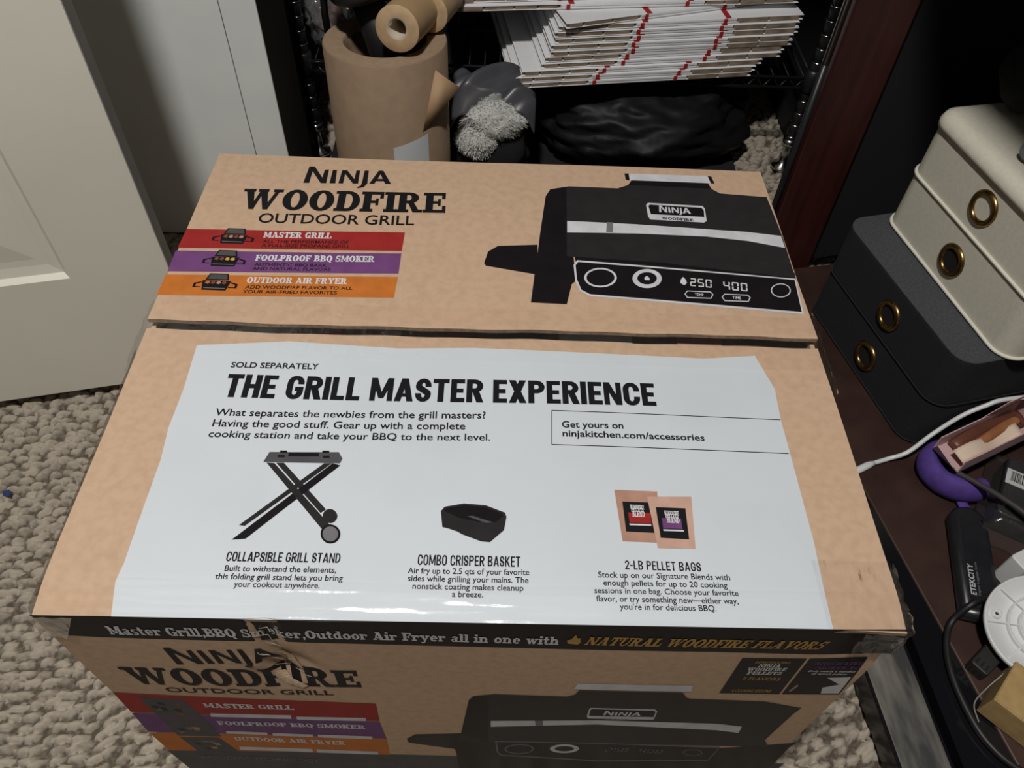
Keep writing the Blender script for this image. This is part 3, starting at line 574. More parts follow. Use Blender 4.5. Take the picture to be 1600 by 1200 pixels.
PAN = {
 'band': [(-0.7,-1.4),(579.0,1.0),(587.6,-47.2),(569.1,-46.8),(460.2,-42.5),(253.1,-42.1),(38.3,-36.6),(8.7,-34.6)],
 'lidp': [(276.5,-250.1),(284.5,-156.6),(288.2,-146.6),(305.4,-140.4),(363.0,-141.7),(368.9,-136.6),(371.3,-126.0),(453.5,-128.3),(459.2,-140.5),(464.8,-144.1),(452.7,-141.8),(524.3,-147.9),(558.9,-162.3),(556.9,-177.2),(555.5,-208.4),(553.8,-252.0),(562.6,-272.3),(303.9,-273.8),(272.5,-269.2)],
 'handlep': [(366.9,-123.5),(368.7,-110.2),(457.9,-111.4),(459.6,-125.6)],
 'stripp': [(303.1,-209.7),(303.3,-226.4),(395.6,-214.9),(503.4,-225.3),(524.4,-231.9),(522.6,-213.9),(499.1,-206.9),(394.2,-202.5)],
 'notchp': [(341.0,-206.5),(347.9,-206.1),(348.8,-220.4),(342.7,-221.9)],
 'lidsidep': [(276.9,-250.1),(284.9,-156.6),(288.5,-147.6),(300.9,-142.1),(301.2,-274.0)],
 'armp': [(226.7,-266.6),(235.3,-252.4),(276.6,-247.6),(303.9,-273.8),(308.4,-317.8),(271.6,-316.4),(270.1,-297.0),(227.8,-278.2)],
 'basep': [(272.5,-269.2),(516.7,-281.6),(585.6,-259.5),(583.4,-276.4),(585.3,-351.5),(580.8,-382.6),(274.1,-401.1),(270.8,-299.7)],
 'panelp': [(307.9,-269.7),(402.3,-272.2),(515.5,-276.3),(518.7,-275.9),(518.0,-324.0),(410.0,-337.4),(314.3,-319.6),(310.1,-307.1)],
 'panelp2': [(309.5,-272.9),(402.7,-275.4),(516.2,-279.6),(517.7,-278.0),(516.9,-320.5),(409.5,-333.0),(314.8,-316.0),(311.4,-305.7)],
 'kp': [(345.2,-294.8),(345.0,-298.7),(344.1,-302.6),(342.5,-306.0),(340.2,-308.9),(337.5,-311.1),(334.4,-312.5),(331.1,-312.9),(327.8,-312.4),(324.7,-311.0),(321.9,-308.7),(319.7,-305.7),(318.2,-302.2),(317.3,-298.4),(317.2,-294.4),(317.8,-290.6),(319.2,-287.0),(321.2,-283.9),(323.7,-281.5),(326.6,-279.8),(329.7,-279.0),(332.9,-279.0),(336.0,-279.9),(338.9,-281.7),(341.4,-284.2),(343.3,-287.3),(344.6,-290.9)],
 'kpi': [(343.7,-294.9),(343.5,-298.0),(342.7,-301.1),(341.2,-303.9),(339.2,-306.2),(336.7,-308.0),(333.9,-309.0),(331.0,-309.4),(328.1,-309.0),(325.3,-307.9),(322.9,-306.1),(321.0,-303.7),(319.6,-300.9),(318.8,-297.9),(318.7,-294.7),(319.3,-291.6),(320.5,-288.8),(322.3,-286.3),(324.5,-284.3),(327.1,-282.9),(329.9,-282.2),(332.8,-282.3),(335.6,-283.0),(338.1,-284.4),(340.3,-286.4),(342.0,-288.9),(343.2,-291.8)],
 'kp2': [(387.8,-292.3),(387.8,-295.8),(387.0,-299.2),(385.5,-302.2),(383.4,-304.8),(380.7,-306.7),(377.7,-307.9),(374.5,-308.3),(371.2,-307.9),(368.1,-306.6),(365.3,-304.7),(363.0,-302.1),(361.4,-299.0),(360.4,-295.7),(360.1,-292.2),(360.6,-288.8),(361.8,-285.7),(363.7,-283.0),(366.1,-280.8),(368.9,-279.3),(371.9,-278.5),(375.1,-278.5),(378.2,-279.3),(381.1,-280.9),(383.6,-283.1),(385.7,-285.8),(387.1,-288.9)],
 'kp3': [(383.1,-292.6),(383.0,-294.7),(382.5,-296.6),(381.5,-298.4),(380.0,-299.9),(378.3,-301.1),(376.3,-301.8),(374.2,-302.0),(372.1,-301.8),(370.1,-301.1),(368.3,-299.9),(366.8,-298.4),(365.7,-296.7),(365.0,-294.7),(364.9,-292.6),(365.2,-290.6),(366.0,-288.8),(367.2,-287.1),(368.8,-285.8),(370.7,-284.9),(372.7,-284.5),(374.8,-284.5),(376.9,-284.9),(378.8,-285.8),(380.4,-287.1),(381.7,-288.7),(382.6,-290.6)],
 'kr': [(505.9,-295.9),(506.2,-298.4),(506.0,-300.9),(505.3,-303.1),(504.1,-304.9),(502.5,-306.3),(500.7,-307.2),(498.6,-307.5),(496.4,-307.2),(494.2,-306.2),(492.1,-304.8),(490.4,-302.9),(488.9,-300.6),(488.0,-298.2),(487.4,-295.6),(487.4,-293.2),(487.9,-290.8),(488.9,-288.8),(490.2,-287.3),(492.0,-286.2),(493.9,-285.6),(496.0,-285.6),(498.2,-286.2),(500.3,-287.4),(502.2,-289.0),(503.8,-291.0),(505.0,-293.4)],
 'kri': [(504.9,-295.9),(505.1,-298.0),(504.9,-300.0),(504.3,-301.8),(503.2,-303.3),(501.7,-304.4),(500.0,-305.2),(498.2,-305.4),(496.2,-305.1),(494.3,-304.4),(492.5,-303.2),(490.9,-301.7),(489.7,-299.9),(488.8,-297.9),(488.4,-295.8),(488.5,-293.8),(488.9,-291.9),(489.8,-290.3),(491.1,-289.0),(492.6,-288.1),(494.4,-287.6),(496.3,-287.6),(498.2,-288.1),(500.1,-289.0),(501.8,-290.3),(503.2,-292.0),(504.2,-293.9)],
 'badgep': [(385.2,-168.5),(438.7,-170.3),(441.6,-175.4),(442.6,-197.6),(440.2,-198.8),(385.8,-197.4),(384.4,-191.9),(384.2,-171.7)],
 'badgepin': [(386.7,-171.5),(438.7,-173.5),(440.5,-177.1),(441.1,-191.0),(385.9,-190.2),(385.5,-174.2)],
 'redp': [(0.2,-151.7),(207.9,-170.0),(206.6,-215.6),(-2.1,-202.2)],
 'purplep': [(-2.2,-204.0),(206.5,-217.5),(208.1,-267.4),(-5.9,-259.4)],
 'orangep': [(-5.9,-261.4),(207.9,-269.5),(206.4,-321.3),(-5.1,-320.0)],
 'bandb': [(-6.9,-320.1),(225.7,-320.2),(388.5,-329.2),(595.5,-331.3),(593.6,-679.8),(8.6,-720.2)],
 'rb0': [(64.6,-201.8),(132.6,-203.4),(131.1,-213.6),(62.8,-211.3)],
 'rb1': [(136.7,-206.7),(195.6,-207.7),(195.1,-216.2),(135.5,-215.8)],
 'pb0': [(64.8,-254.5),(101.2,-256.5),(100.3,-264.5),(63.6,-262.6)],
 'pb1': [(105.7,-258.2),(142.1,-259.5),(141.4,-267.7),(104.6,-266.3)],
 'pb2': [(146.4,-259.3),(195.7,-261.2),(195.2,-270.1),(145.6,-268.1)],
 'ob0': [(65.2,-304.5),(133.7,-308.0),(132.7,-319.3),(63.4,-315.7)],
 'ob1': [(137.7,-308.5),(195.9,-311.1),(195.4,-321.0),(136.5,-319.8)],
 'pic1': [(17.0,-162.5),(51.5,-166.0),(56.5,-220.1),(17.8,-216.2)],
 'pic2': [(17.8,-219.2),(56.6,-223.2),(56.6,-271.7),(17.7,-270.5)],
 'pic3': [(17.6,-273.9),(53.7,-275.3),(60.7,-321.9),(21.8,-320.4)],
 'pel1': [(481.2,-53.1),(528.0,-53.0),(530.7,-129.9),(482.5,-128.7)],
 'pel2': [(529.9,-52.9),(571.9,-51.7),(578.1,-128.2),(532.6,-129.8)],
 'pel2w': [(555.8,-91.5),(573.2,-89.2),(576.5,-125.6),(562.7,-126.4),(559.6,-113.4),(570.0,-105.6)],
 'pel2m': [(538.2,-107.2),(535.9,-122.1),(537.7,-123.9),(539.9,-110.8)],
 'flame': [(354.0,-31.4),(352.8,-26.0),(355.7,-24.1),(358.1,-16.3),(360.0,-22.1),(361.7,-21.4),(362.5,-29.1),(361.1,-32.8)],
}
TOP_TEXT = [
 ('SOLD SEPARATELY', 80.3, 214.4, 152.2, 215.5, 5.9, 'm', 'ink', 'white'),
 ('THE GRILL MASTER EXPERIENCE', 80.9, 183.3, 430.8, 184.9, 24.0, 'cb', 'ink', 'white'),
 ('What separates the newbies from the grill masters?', 79.4, 164.6, 292.4, 168.1, 6.9, 'r', 'ink', 'white'),
 ('Having the good stuff. Gear up with a complete', 80.0, 154.0, 276.7, 157.0, 6.8, 'r', 'ink', 'white'),
 ('cooking station and take your BBQ to the next level.', 79.6, 143.6, 296.5, 146.5, 6.6, 'r', 'ink', 'white'),
 ('Get yours on', 352.8, 160.6, 401.6, 160.8, 6.3, 'm', 'ink', 'white'),
 ('ninjakitchen.com/accessories', 353.0, 151.9, 464.9, 151.0, 6.2, 'm', 'ink', 'white'),
 ('COLLAPSIBLE GRILL STAND', 117.8, 39.6, 195.4, 40.7, 7.2, 'c', 'ink', 'white'),
 ('COMBO CRISPER BASKET', 248.7, 40.7, 319.9, 40.7, 7.8, 'c', 'ink', 'white'),
 ('2-LB PELLET BAGS', 392.7, 40.2, 445.8, 39.7, 6.8, 'c', 'ink', 'white'),
 ('Built to withstand the elements,', 118.6, 32.5, 193.9, 33.3, 4.3, 'r', 'ink', 'white'),
 ('this folding grill stand lets you bring', 113.6, 26.5, 199.1, 27.5, 4.2, 'r', 'ink', 'white'),
 ('your cookout anywhere.', 127.3, 21.3, 184.5, 21.9, 4.1, 'r', 'ink', 'white'),
 ('Air fry up to 2.5 qts of your favorite', 242.6, 34.4, 326.0, 34.8, 4.3, 'r', 'ink', 'white'),
 ('sides while grilling your mains. The', 243.1, 28.7, 325.5, 28.9, 4.3, 'r', 'ink', 'white'),
 ('nonstick coating makes cleanup', 246.7, 23.2, 322.0, 23.3, 4.2, 'r', 'ink', 'white'),
 ('a breeze.', 273.7, 18.1, 294.8, 18.1, 4.1, 'r', 'ink', 'white'),
 ('Stock up on our Signature Blends with', 373.6, 34.0, 465.0, 33.7, 4.3, 'r', 'ink', 'white'),
 ('enough pellets for up to 20 cooking', 376.8, 28.2, 462.2, 27.9, 4.2, 'r', 'ink', 'white'),
 ('sessions in one bag. Choose your favorite', 370.3, 22.5, 468.7, 22.3, 4.1, 'r', 'ink', 'white'),
 ('flavor, or try something new—either way,', 371.2, 16.7, 467.7, 16.5, 4.2, 'r', 'ink', 'white'),
 ("you're in for delicious BBQ.", 386.8, 11.4, 452.0, 11.2, 4.1, 'r', 'ink', 'white'),
 ('NINJA', 96.7, 464.4, 186.3, 468.0, 29.6, 'nj', 'ink', 'logo'),
 ('WOODFIRE', 41.2, 417.3, 245.2, 421.8, 33.2, 's', 'ink', 'logo'),
 ('OUTDOOR GRILL', 64.4, 397.2, 215.7, 401.5, 14.6, 'w', 'ink', 'logo'),
 ('MASTER GRILL', 74.4, 375.3, 138.7, 377.4, 8.4, 's', 'paper', 'red'),
 ('ALL THE PERFORMANCE OF', 75.4, 367.9, 156.1, 370.7, 4.3, 'w', 'ink', 'red'),
 ('A FULL-SIZE PROPANE GRILL', 75.4, 361.9, 158.2, 364.8, 4.4, 'w', 'ink', 'red'),
 ('FOOLPROOF BBQ SMOKER', 73.6, 342.1, 183.4, 346.0, 8.4, 's', 'paper', 'purple'),
 ('AUTHENTIC BBQ BARK', 74.5, 335.1, 140.7, 337.1, 4.2, 'w', 'ink', 'purple'),
 ('AND NATURAL FLAVORS', 73.9, 329.4, 145.1, 331.6, 4.2, 'w', 'ink', 'purple'),
 ('OUTDOOR AIR FRYER', 72.6, 311.5, 162.2, 314.4, 8.0, 's', 'paper', 'orange'),
 ('ADD WOODFIRE FLAVOR TO ALL', 73.1, 304.1, 168.4, 307.2, 4.3, 'w', 'ink', 'orange'),
 ('YOUR AIR-FRIED FAVORITES', 72.2, 297.9, 155.5, 300.5, 4.3, 'w', 'ink', 'orange'),
 ('NINJA', 460.5, 432.4, 492.8, 431.7, 11.3, 'nj', 'silver', 'grill'),
 ('WOODFIRE', 462.0, 420.7, 493.5, 419.7, 4.0, 's', 'ink', 'grill'),
 ('250', 476.8, 324.3, 497.1, 322.7, 11.0, 'lcd', 'paper', 'grill'),
 ('400', 507.6, 321.0, 530.0, 319.4, 11.2, 'lcd', 'paper', 'grill'),
 ('TEMP', 479.3, 311.6, 487.3, 311.0, 3.3, 'w', 'silver', 'grill'),
 ('TIME', 513.5, 309.0, 521.1, 308.4, 3.4, 'w', 'silver', 'grill'),
]
PAN_TEXT = [
 ('Master Grill,BBQ Smoker,Outdoor Air Fryer all in one with', 42.3, -30.2, 347.5, -33.9, 13.9, 's', 'paper', 'band'),
 ('NATURAL WOODFIRE FLAVORS', 365.2, -33.0, 530.9, -34.8, 14.1, 'si', 'gold', 'band'),
 ('NINJA', 70.9, -84.7, 149.2, -76.8, 31.6, 'nj', 'ink', 'logo'),
 ('WOODFIRE', 23.8, -129.6, 200.8, -130.7, 36.6, 's', 'ink', 'logo'),
 ('OUTDOOR GRILL', 45.2, -147.1, 176.6, -150.2, 10.7, 'w', 'ink', 'logo'),
 ('MASTER GRILL', 64.9, -185.0, 138.2, -187.8, 11.6, 's', 'paper', 'redp'),
 ('FOOLPROOF BBQ SMOKER', 63.6, -234.5, 192.5, -238.8, 11.2, 's', 'paper', 'purplep'),
 ('OUTDOOR AIR FRYER', 66.6, -283.6, 168.3, -290.5, 12.4, 's', 'paper', 'orangep'),
 ('NINJA', 397.4, -186.9, 429.4, -187.3, 11.7, 'nj', 'silver', 'grill'),
 ('WOODFIRE', 399.6, -197.7, 428.1, -198.4, 4.4, 's', 'silver', 'grill'),
 ('250', 413.3, -299.8, 434.4, -300.0, 13.5, 'lcd', 'grey', 'grill'),
 ('400', 445.1, -300.8, 467.4, -301.6, 13.0, 'lcd', 'grey', 'grill'),
 ('INTRODUCING', 493.0, -63.3, 518.4, -63.3, 4.4, 'w', 'gold', 'pel1'),
 ('NINJA', 497.0, -70.5, 513.3, -71.0, 6.4, 's', 'paper', 'pel1'),
 ('WOODFIRE', 490.8, -78.4, 519.8, -78.3, 6.5, 's', 'paper', 'pel1'),
 ('PELLETS', 492.7, -85.8, 518.7, -85.8, 5.7, 's', 'paper', 'pel1'),
 ('2 FLAVORS', 492.4, -98.2, 521.1, -98.8, 6.2, 'w', 'gold', 'pel1'),
 ('6 COOKING SESSIONS', 491.2, -125.2, 521.8, -125.9, 6.3, 'w', 'gold', 'pel1'),
 ('INTEGRATED', 536.4, -66.2, 572.6, -65.0, 6.3, 's', 'plum', 'pel2'),
 ('SMOKER BOX', 538.4, -74.0, 573.2, -72.9, 5.8, 's', 'plum', 'pel2'),
 ('Only needs a handful', 536.9, -79.4, 571.9, -79.0, 3.3, 'r', 'paper', 'pel2'),
 ('of wood pellets', 541.3, -84.6, 567.9, -84.6, 3.3, 'r', 'paper', 'pel2'),
 ('WOODFIRE TECHNOLOGY', 17.3, -348.5, 133.7, -356.0, 11.9, 'w', 'grey', 'bandb'),
]

# ------------------------------------------------------------------ the grill carton
BW, BD = 0.58, 0.512
carton = thing('cardboard_box', 'large brown shipping carton printed with an outdoor grill, filling the centre of the floor', 'box')
def zf(u, v):   # front flap height
    return 0.0007*math.sin(u*17+v*9) + 0.0006*math.sin(v*31-u*6) - 0.0016*math.exp(-((v-0.0)/0.012)**2) - 0.003*math.exp(-(((u-0.58)/0.02)**2+(v/0.02)**2)) - 0.002*math.exp(-((u/0.02)**2+(v/0.02)**2))
def zb(u, v):   # back flap, lifted a little at the seam
    return 0.0045*(BD-v)/0.25 + 0.0006*math.sin(u*14+2) + 0.0005*math.sin(v*33)
def gridded(fn, u0, u1, v0, v1, step):
    cache = {}
    def g(i, j):
        if (i, j) not in cache: cache[i, j] = fn(min(max(i*step, u0), u1), min(max(j*step, v0), v1))
        return cache[i, j]
    def ev(u, v):
        a, b = u/step, v/step; i, j = math.floor(a), math.floor(b); a -= i; b -= j
        return (g(i,j)*(1-a)+g(i+1,j)*a)*(1-b) + (g(i,j+1)*(1-a)+g(i+1,j+1)*a)*b
    return ev
def lines(a, b, st):
    out = [a]; k = math.floor(a/st)+1
    while k*st < b-1e-6: out.append(k*st); k += 1
    return out+[b]
FV, BV = 0.2545, 0.2612
gf = gridded(zf, -1, 2, -1, 2, 0.01); gb = gridded(zb, -1, 2, -1, 2, 0.01)
def sf(u, v, d): return Vector((u, v, gf(u, v)+d))
def sb(u, v, d): return Vector((u, v, gb(u, v)+d))
def flap(name, sur, v0, v1, th, wob):
    us = lines(0, BW, 0.01); vs = lines(v0, v1, 0.01); m = MB(); n = len(us); k = len(vs)
    top_ = []
    for v in vs:
        for u in us:
            vv = v + (wob*math.sin(u*41)+wob*math.sin(u*97+1) if wob and v in (v0, v1) and abs(v-0.258) < 0.01 else 0)
            q = sur(u, v, 0); top_.append((q.x, vv, q.z))
    bot = [(x, y, z-th) for x, y, z in top_]
    f = [(j*n+i, j*n+i+1, (j+1)*n+i+1, (j+1)*n+i) for j in range(k-1) for i in range(n-1)]
    m.add(top_, f, 0); m.add(bot, [q[::-1] for q in f], 0)
    edge = [i for i in range(n)] + [j*n+n-1 for j in range(1, k)] + [(k-1)*n+i for i in range(n-2, -1, -1)] + [j*n for j in range(k-2, 0, -1)]
    al = top_+bot; N = n*k
    m.add(al, [(edge[i], edge[(i+1) % len(edge)], N+edge[(i+1) % len(edge)], N+edge[i]) for i in range(len(edge))], 1)
    return m.build(name, [kraft, kraft_edge], carton)
ff = flap('front_flap', sf, 0.0, FV, 0.004, 0.0004); bf = flap('back_flap', sb, BV, BD, 0.004, 0.0004)
# white printed panel on the front flap
MW = dict(INK); MW['white'] = white_print
pr = Print(sf, 0.01); pr.poly(TOP['white'], 'white', 1)
for r in TOP_TEXT:
    if r[8] == 'white': pr.text(r, 3)
B = TOP['box']
def line(P_, a, b, w_, mk, layer):
    d = Vector((b[0]-a[0], b[1]-a[1])); n = Vector((-d.y, d.x)).normalized()*w_/2
    P_.poly([(a[0]-n.x, a[1]-n.y), (b[0]-n.x, b[1]-n.y), (b[0]+n.x, b[1]+n.y), (a[0]+n.x, a[1]+n.y)], mk, layer)
for i in (3, 0, 2): line(pr, B[i], B[(i+1) % 4], 0.7, 'ink', 3)
pr.build('printed_panel', ff, MW, 'white printed panel with accessory text')
def pic(sur, name, parent, items, label=None, step=0.01, src=TOP, off=0.00011):
    p_ = Print(sur, step)
    for k, mk, ly in items: p_.poly(src[k], mk, ly)
    return p_.build(name, parent, INK, label, off)
pic(sf, 'grill_stand_picture', ff, [('legA2','soft',3),('legB2','soft',3.3),('wheel1','soft',3.6),('legB1','soft2',4),('legA1','soft',4.4),('tray','midgrey',4.8),('trayin','soft2',5.2)]+[('clip%d' % i,'soft2',5.4) for i in range(4)]+[('wheel2','soft2',5.6),('wheel3','grey',6)], 'printed picture of a folding grill stand')
pic(sf, 'basket_picture', ff, [('basket','soft',3),('basketin','soft2',3.6),('basketgl','midgrey',4)], 'printed picture of a dark basket')
p_ = Print(sf, 0.01)
for k, mk, ly in (('bag1','tan',3),('blab1','ink',3.5),('bcol1','red',4),('bbar1','paper',4),('bag2','tan2',4.6),('blab2','ink',5.1),('bcol2','purple',5.6),('bbar2','paper',5.6)): p_.poly(TOP[k], mk, ly)
def lerp4(q, s, t): 
    a = [q[0][i]*(1-s)+q[1][i]*s for i in (0, 1)]; b = [q[3][i]*(1-s)+q[2][i]*s for i in (0, 1)]
    return (a[0]*(1-t)+b[0]*t, a[1]*(1-t)+b[1]*t)
for lab, col, ly in (('blab1','bcol1',4.4), ('blab2','bcol2',6)):
    for s0, s1, t, h, txt_ in ((.25,.75,.25,3.6,'WOODFIRE'), (.28,.72,.335,3.2,'PELLETS'), (.3,.74,.50,4.6,'BLEND')):
        a = lerp4(TOP[lab], s0, t); b = lerp4(TOP[lab], s1, t)
        p_.text((txt_, *a, *b, h, 's', 'paper'), ly)
p_.build('pellet_bag_picture', ff, INK, 'printed picture of two pellet bags')
# back flap prints
p_ = Print(sb, 0.01)
for r in TOP_TEXT:
    if r[8] == 'logo': p_.text(r, 2)
p_.build('logo_lettering', bf, INK, 'black brand lettering')
def mini_grill(P_, cx, cy, s, food):   # small open grill on a banner (mm)
    q = lambda *pts: [(cx+x*s, cy+y*s) for x, y in pts]
    P_.poly(q((-9,4),(-7,12),(8,12),(10,4)), 'soft2', 2)
    P_.poly(q((-7.5,5.2),(-6,11),(7,11),(8.3,5.2)), 'midgrey', 2.4)
    P_.poly(q((-11,3.4),(12,3.4),(10,-8),(-9,-8)), 'soft2', 2.2)
    P_.poly(q((-17,0),(-11,2),(-11,.6),(-15,-1),(-15,-4),(-11,-4),(-11,-5),(-17,-5)), 'soft2', 2.3)
    P_.poly(q((18,0),(12,2),(12,.6),(16,-1),(16,-4),(11,-4),(11,-5),(18,-5)), 'soft2', 2.3)
    P_.poly(q((-8,-5.2),(9,-5.2),(9,-6),(-8,-6)), 'grey', 2.8)
    for i in range(4):
        x = -6.5+4.4*i
        P_.poly(q((x-1.9,.2),(x-1,2.6),(x+1.2,2.9),(x+2,.6),(x+.6,-.9)), food[i], 2.8)
for key, food, lb in (('red', ['meat','tan','meat','tan'], 'red banner reading MASTER GRILL'), ('purple', ['meat','meat','yellow','yellow'], 'purple banner reading FOOLPROOF BBQ SMOKER'), ('orange', ['orange','meat','tan','meat'], 'orange banner reading OUTDOOR AIR FRYER')):
    p_ = Print(sb, 0.01); p_.poly(TOP[key], key, 1)
    q = TOP[key]; c = [sum(a[i] for a in q)/4 for i in (0, 1)]
    c0 = lerp4(q, {'red': .225, 'purple': .225, 'orange': .225}[key], .42)
    mini_grill(p_, c0[0], c0[1], 1.12, food)
    for r in TOP_TEXT:
        if r[8] == key: p_.text(r, 2)
    p_.build('feature_banner', bf, INK, lb)
p_ = Print(sb, 0.01)
for k, mk, ly in (('arm','soft2',1),('lidbase','soft2',1.3),('lid','soft',1.5),('lidside','soft2',1.8),('handle','silver',2),('hcap1','soft2',2.3),('hcap2','soft2',2.3),('strip','silver',2),('notch','grey',2.3),('badge','silver',2.2),('badgein','soft2',2.6),('panel','silver',2),('panel2','soft2',2.5),('knob','silver',3),('knobin','soft2',3.4),('knob2','silver',3),('knob3','soft2',3.4),('ring','silver',3),('ring2','soft2',3.4),('pill1','silver',3),('pill1in','soft2',3.4),('pill2','silver',3),('pill2in','soft2',3.4),('flamed','paper',3)): p_.poly(TOP[k], mk, ly)
for r in TOP_TEXT:
    if r[8] == 'grill': p_.text(r, 4)
c = TOP['knob3']; cx = sum(a[0] for a in c)/len(c); cy = sum(a[1] for a in c)/len(c)
p_.poly([(cx-2.4,cy-2.6),(cx-2.6,cy+.4),(cx,cy+3.6),(cx+2.2,cy+.6),(cx+2.2,cy-2.6)], 'silver', 3.8)
h = TOP['lid']; p_.poly([h[6], h[7], h[8], h[9]], 'soft2', 1.8)
p_.build('grill_picture', bf, INK, 'printed picture of a black outdoor grill')

# front panel, dented under the logo
def yp(u, z):
    d = 0.0065*math.exp(-(((u-0.150)/0.016)**2 + ((z+0.090)/0.026)**2)) + 0.003*math.exp(-(((u-0.150)/0.006)**2 + ((z+0.030)/0.03)**2)) - 0.002*math.exp(-(((u-0.132)/0.009)**2+((z+0.080)/0.016)**2))
    d += 0.0016*math.sin(u*230+z*140)*math.exp(-(((u-0.150)/0.022)**2 + ((z+0.09)/0.03)**2))
    d += 0.004*math.exp(-(((u-0.58)/0.03)**2 + ((z+0.03)/0.025)**2)) + 0.0006*math.sin(u*20)*math.sin(z*15)
    return d
gp = gridded(yp, -1, 2, -2, 1, 0.004)
def sp(u, z, d): return Vector((u, gp(u, z)-d, z))
us = lines(0, BW, 0.004); vs = lines(FZ, -0.0035, 0.004); m = MB(); n = len(us)
fv = [tuple(sp(u, v, 0)) for v in vs for u in us]
f = [(j*n+i, j*n+i+1, (j+1)*n+i+1, (j+1)*n+i) for j in range(len(vs)-1) for i in range(n-1)]
m.add(fv, f, 0, True)
fp = m.build('front_panel', [kraft], carton)
OF = 0.00016
p_ = Print(sp, 0.008)
p_.poly(PAN['band'], 'soft2', 1); p_.poly(PAN['flame'], 'gold', 3)
for r in PAN_TEXT:
    if r[8] == 'band': p_.text(r, 3)
p_.build('header_band', fp, INK, 'black band with white and gold lettering', OF)
p_ = Print(sp, 0.004)
for r in PAN_TEXT:
    if r[8] == 'logo': p_.text(r, 2)
p_.build('logo_lettering', fp, INK, 'black brand lettering', OF)
for tp_ in ([(148,-62),(153,-74),(151,-88),(156,-99),(161,-96),(158,-84),(157,-72),(153,-62)], [(139,-101),(146,-104),(150,-116),(160,-128),(155,-132),(144,-124),(138,-112)]):
    p_ = Print(sp, 0.004); p_.poly(tp_, 'torn', 6)
    p_.build('torn_patch', fp, {'torn': mat('torn_kraft_fibre', (0.56, 0.42, 0.30), 0.8, (0.40, 0.28, 0.18), 300)}, 'torn patch of bare cardboard', OF)
for key, mk, bars, pk, lb in (('redp','red',('rb0','rb1'),'pic1','red banner on the front'), ('purplep','purple',('pb0','pb1','pb2'),'pic2','purple banner on the front'), ('orangep','orange',('ob0','ob1'),'pic3','orange banner on the front')):
    p_ = Print(sp, 0.02); p_.poly(PAN[key], mk, 1.6)
    q = PAN[pk]; p_.poly(q, 'midgrey', 2)
    for i in range(7):
        s0 = random.uniform(.05, .8); t0 = random.uniform(.1, .75)
        p_.poly([lerp4(q, s0, t0), lerp4(q, s0+.16, t0), lerp4(q, s0+.14, t0+.14), lerp4(q, s0+.03, t0+.16)], random.choice(['soft2','meat','grey','tan']), 2.3+i*.1)
    for b in bars: p_.poly(PAN[b], 'silver', 2.4)
    for r in PAN_TEXT:
        if r[8] == key: p_.text(r, 3)
    p_.build('feature_banner', fp, INK, lb, OF)
p_ = Print(sp, 0.02); p_.poly(PAN['bandb'], 'midgrey', 1.2)
for r in PAN_TEXT:
    if r[8] == 'bandb': p_.text(r, 3)
p_.build('footer_print', fp, INK, 'dark grey print along the lower front', OF)
p_ = Print(sp, 0.02)
for k, mk, ly in (('basep','soft2',1.6),('armp','soft2',2),('lidp','soft',2.4),('lidsidep','soft2',2.7),('handlep','silver',3),('stripp','silver',3),('notchp','grey',3.3),('badgep','silver',3),('badgepin','soft2',3.4),('panelp','grey',3),('panelp2','soft2',3.4),('kp','grey',3.8),('kpi','soft2',4.2),('kp2','silver',3.8),('kp3','soft2',4.2),('kr','grey',3.8),('kri','soft2',4.2)): p_.poly(PAN[k], mk, ly)
for r in PAN_TEXT:
    if r[8] == 'grill': p_.text(r, 4.4)
p_.build('grill_picture', fp, INK, 'printed picture of a black outdoor grill on the front', OF)
for key, lb in (('pel1', 'black pellet box print with white lettering'), ('pel2', 'black smoker print with a food photograph')):
    p_ = Print(sp, 0.02); p_.poly(PAN[key], 'soft2', 2)
    if key == 'pel2': p_.poly(PAN['pel2w'], 'silver', 2.4); p_.poly(PAN['pel2m'], 'tan', 2.4)
    for r in PAN_TEXT:
        if r[8] == key: p_.text(r, 3)
    p_.build('pellet_panel', fp, INK, lb, OF)
# remaining walls, and what shows inside the seam
for nm, a in (('side_panel', (0, 0.004, FZ, 0.004, BD-.004, -0.005)), ('side_panel', (BW-0.004, 0.004, FZ, BW, BD-.004, -0.005)), ('back_panel', (0, BD-.004, FZ, BW, BD, -0.005)), ('bottom_panel', (0.004, 0.02, FZ, BW-.004, BD-.004, FZ+.004))):
    m = MB(); m.box(*a); m.build(nm, kraft, carton)
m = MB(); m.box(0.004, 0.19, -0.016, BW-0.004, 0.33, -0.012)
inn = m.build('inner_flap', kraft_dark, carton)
for a, b, k in ((0.07, 0.12, 'silver'), (0.355, 0.42, 'silver'), (0.20, 0.215, 'silver'), (0.145, 0.165, 'red'), (0.255, 0.268, 'red'), (0.30, 0.345, 'ink'), (0.46, 0.50, 'tan')):
    m = MB(); m.box(a, 0.20, -0.0119, b, 0.31, -0.0112, 0); m.build('inner_print', INK[k], inn)

